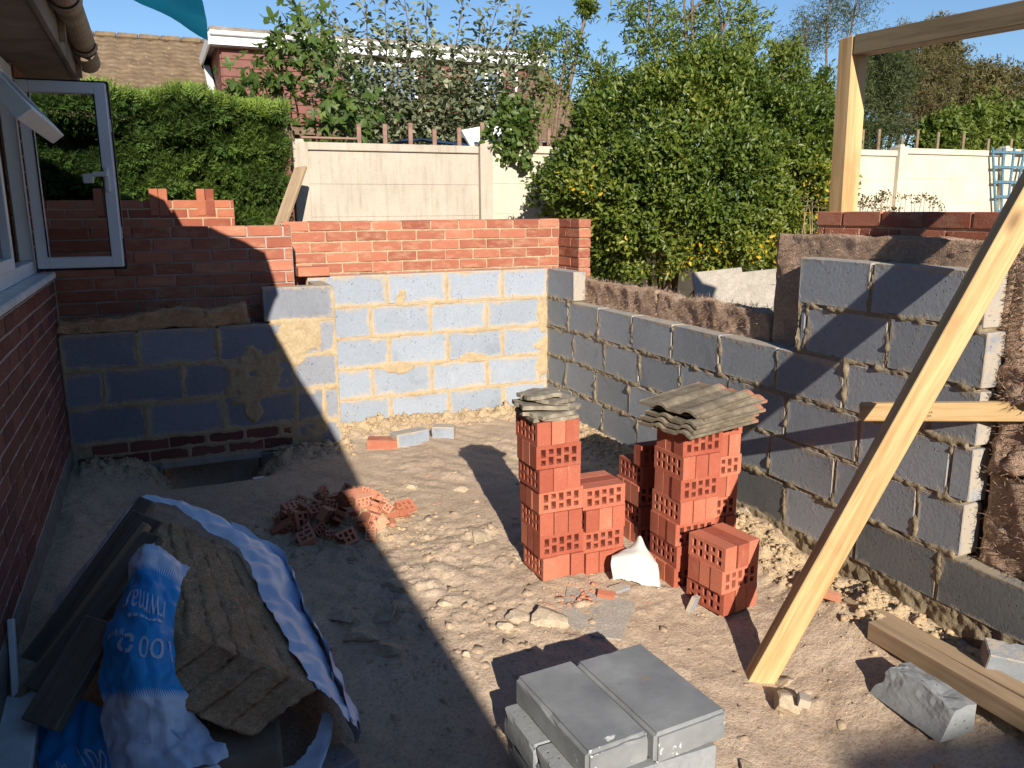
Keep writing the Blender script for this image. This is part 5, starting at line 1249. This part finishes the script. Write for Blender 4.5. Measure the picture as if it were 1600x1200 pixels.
feathery('young_tree', 'thin yellowish green tree left of the shrub top', (2.1, 4.4, 0), [(1.9, 4.4, 3.55, .30, .22), (2.4, 4.4, 3.65, .35, .25), (2.9, 4.4, 3.4, .35, .30), (2.2, 4.4, 3.15, .40, .30), (1.75, 4.4, 2.75, .3, .3), (2.7, 4.4, 4.15, .10, .06)], 53, LT, 16, .085, .026, 34, .17)
feathery('conifer', 'grey-green bushy conifer beyond the white fence', (8.6, 6.0, 0), [(8.9, 5.6, 3.1, .95, .8), (9.3, 5.6, 3.8, .7, .6), (8.5, 5.6, 2.7, .7, .6)], 54, LO, 40, .085, .016, 260, .22)
feathery('dry_conifer', 'half-dead brown conifer beyond the white fence', (10.2, 6.2, 0), [(10.3, 6.2, 4.2, .8, .6), (10.6, 6.2, 3.5, 1.0, .6), (9.8, 6.2, 4.0, .6, .5), (11.2, 6.2, 3.9, .5, .6)], 55, LB, 40, .085, .014, 200, .24)
feathery('dry_conifer', 'tall dark brownish tree at the right behind the trellis', (12.6, 7.0, 0), [(12.4, 7.0, 4.3, .6, .9), (12.7, 7.0, 3.6, 1.0, .6), (13.6, 7.0, 4.0, .6, .5), (12.2, 7.0, 4.9, .25, .3), (14.6, 7.0, 3.9, .8, .6)], 56, LB, 36, .10, .03, 190, .26)
feathery('green_bush', 'mid-green leafy bush behind the trellis and white fence', (11.6, 5.4, 0), [(11.3, 5.2, 2.75, .8, .6), (12.3, 5.2, 2.9, .9, .7), (10.5, 5.2, 2.6, .6, .5), (13.3, 5.2, 2.9, .8, .7)], 57, LT, 40, .11, .05, 190, .24)
feathery('wispy_tree', 'wispy pale tree with fine twigs above the half-dead conifer', (10.0, 7.5, 0), [(9.7, 7.5, 5.2, .55, .6), (10.4, 7.5, 5.4, .6, .5), (9.2, 7.5, 4.8, .5, .5)], 58, LO, 14, .09, .012, 110, .28)
# dry flower heads on the outer wall
dfw = empty('dry_plant', (1.6, -1.2, .1)); tag(dfw, 'dry brown flower heads behind the low brick course', 'plant')
r = np.random.default_rng(61); Pn = []; paths = []
for k in range(46):
    x, y = 1.55 + r.uniform(-.20, 1.0), -1.30 + r.uniform(-.25, .2); h = 1.60 + r.uniform(-.05, .07); paths.append(([(x, y, 1.1), (x + r.normal(0, .02), y, 1.35), (x + r.normal(0, .03), y, h)], [.003, .003, .002]))
    for q in range(12): Pn.append((x + r.normal(0, .018), y + r.normal(0, .018), h + r.normal(0, .008)))
Pn = np.array(Pn); k = len(Pn); leaves('flower_heads', Pn, rdir(r, k) + np.array([0, 0, .5]), rdir(r, k), np.full(k, .022), np.full(k, .014), r.random(k), LB, dfw)['kind'] = 'stuff'; obj('stems', tube_mesh('stems', paths, MT['timber_grey'], 4), dfw); under(dfw)

# ------------------------------------------------------------------ neighbouring house with tiled roof and clad dormer
nh = empty('neighbour_house', (1, 13, 0)); tag(nh, 'house with mossy tiled roof and brown-clad flat-roofed dormer behind the trees', 'house')
n = NT('mossy_tile', .95, .1); v = n.co('Object'); a = n.noise(3.5, 6, .65, v); b = n.noise(14, 4, .6, v)
c = n.ramp(a, [(.3, (.12, .086, .055)), (.55, (.18, .132, .083)), (.75, (.26, .197, .13))]); c = n.mix(n.ramp(b, [(.66, 0.), (.72, 1.)]), c, (.50, .44, .33)); n.col(c); n.bump(b, .5, .03); MT['mossy'] = n.m
rows_ = 20; V = []; F = []; nxw = 150
for k in range(rows_):
    for e, (yy, zz) in enumerate(((12.0 + k * .19, 3.05 + k * .118 + .03), (12.0 + (k + 1) * .19, 3.05 + (k + 1) * .118))):
        for i in range(nxw):
            x = -9 + 16.5 * i / (nxw - 1); V.append((x, yy, zz + .018 * math.sin(i * 2.1)))
for q in range(rows_ * 2 - 1):
    for i in range(nxw - 1): F.append((q * nxw + i, q * nxw + i + 1, (q + 1) * nxw + i + 1, (q + 1) * nxw + i))
obj('roof', mesh('roof', V, F, MT['mossy'], False), nh)
for k in range(22): box('ridge_tile', (-9 + k * .45, 15.7, 5.38), (-9 + k * .45 + .44, 15.95, 5.50), MT['mossy'], nh, .03)
box('wall', (-9, 12.3, 0), (7.3, 12.5, 3.1), MT['brick_house'], nh)
cl_ = m_plain('cladding', (.17, .065, .05), .6, .3, .12, 5, .1)
DX0, DX1, DY = -1.25, 5.55, 12.2
for k in range(9): box('clad_board', (DX0, DY - .02 + .0, 3.35 + k * .165), (DX1, DY + .04, 3.35 + k * .165 + .16), cl_, nh, .008)
for k in range(9): box('clad_board', (DX0 - .03, DY + .05, 3.35 + k * .165), (DX0 + .03, DY + 3.2, 3.35 + k * .165 + .16), cl_, nh, .008)
box('dormer_core', (DX0 + .04, DY + .05, 3.3), (DX1 - .04, DY + 3.4, 4.86), cl_, nh)
box('fascia', (DX0 - .22, DY - .24, 4.72), (DX1 + .22, DY - .20, 4.90), MT['white'], nh); box('gutter', (DX0 - .22, DY - .32, 4.89), (DX1 + .24, DY - .21, 4.97), MT['white'], nh, .02)
box('fascia', (DX0 - .24, DY - .2, 4.72), (DX0 - .20, DY + 3.4, 4.95), MT['white'], nh)
box('flat_roof', (DX0 - .2, DY - .2, 4.90), (DX1 + .2, DY + 3.4, 5.06), MT['soffit'], nh)
box('soffit', (DX0 - .2, DY - .2, 4.70), (DX1 + .2, DY - .02, 4.718), MT['soffit'], nh)
def win(x0, x1, z0, z1):
    wv = empty('window', (x0, DY - .05, z0)); wv.parent = nh
    fw = .07
    def q(name, a, b, m): o = box(name, a, b, m, wv, .004); o.matrix_parent_inverse = Matrix.Translation(-Vector((x0, DY - .05, z0))); return o
    q('frame', (x0, DY - .07, z0), (x1, DY - .025, z0 + fw), MT['white']); q('frame', (x0, DY - .07, z1 - fw), (x1, DY - .025, z1), MT['white'])
    for xx in (x0, (x0 + x1) / 2 - fw / 2, x1 - fw): q('frame', (xx, DY - .068, z0 + fw), (xx + fw, DY - .025, z1 - fw), MT['white'])
    q('pane', (x0 + fw, DY - .05, z0 + fw), (x1 - fw, DY - .04, z1 - fw), MT['glass_sky'])
    return wv
n = NT('glass_reflecting', .05, .8); n.col((.25, .30, .36)); n.b.inputs['Metallic'].default_value = .5; MT['glass_sky'] = n.m
w1 = win(1.25, 2.75, 3.5, 4.62); w2 = win(3.95, 4.75, 3.55, 4.6)
box('rain_pipe', (DX1 - .5, DY - .10, 3.0), (DX1 - .44, DY - .04, 4.7), MT['white'], nh, .01)
under(nh)
lead = box('flashing', (DX0 - .20, DY - .02, 3.2), (DX0 - .06, DY + 2.6, 3.24), MT['metal'], nh, .005); lead.matrix_parent_inverse = Matrix.Translation(-Vector(nh.location)); lead.rotation_euler = (R(32), 0, 0); lead.location = (DX0 - .13, DY + 1.2, 4.02)
# blue and white things stacked behind the fence
o = beam('white_board', (.5, 3.0, 2.25), (1.05, 3.0, 2.36), .5, .04, MT['white'], None, (0, -.7, .7)); tag(o, 'white tilted board behind the concrete fence under the apple tree', 'board')
o, _ = sheet('blue_cover', [[(-.7, 3.0, 2.18), (0, 3.0, 2.29), (.6, 3.0, 2.26)], [(-.7, 3.4, 2.2), (0, 3.4, 2.34), (.6, 3.4, 2.3)], [(-.7, 3.8, 2.2), (0, 3.8, 2.36), (.6, 3.8, 2.3)]], 16, 12, MT['cover'], None, .03, 3, 77); tag(o, 'dark blue cover just showing above the concrete fence', 'cover')

# ------------------------------------------------------------------ unseen house form added behind the viewer to shade the lower right corner
rh = empty('rear_house', (0, -16, 0)); tag(rh, 'unseen house form added behind the viewpoint to throw the soft corner shadow', 'house')
box('wall', (-2.9, -17.5, 0), (6, -13.2, 2.6), MT['brick_house'], rh)
V = [(-3.1, -13.0, 2.55), (6.2, -13.0, 2.55), (6.2, -17.7, 2.55), (-3.1, -17.7, 2.55), (-3.05, -15.35, 4.90), (6.2, -15.35, 4.95)]
obj('roof', mesh('roof', V, [(0, 1, 5, 4), (2, 3, 4, 5), (0, 4, 3), (1, 2, 5), (3, 2, 1, 0)], MT['mossy']), rh)
under(rh)
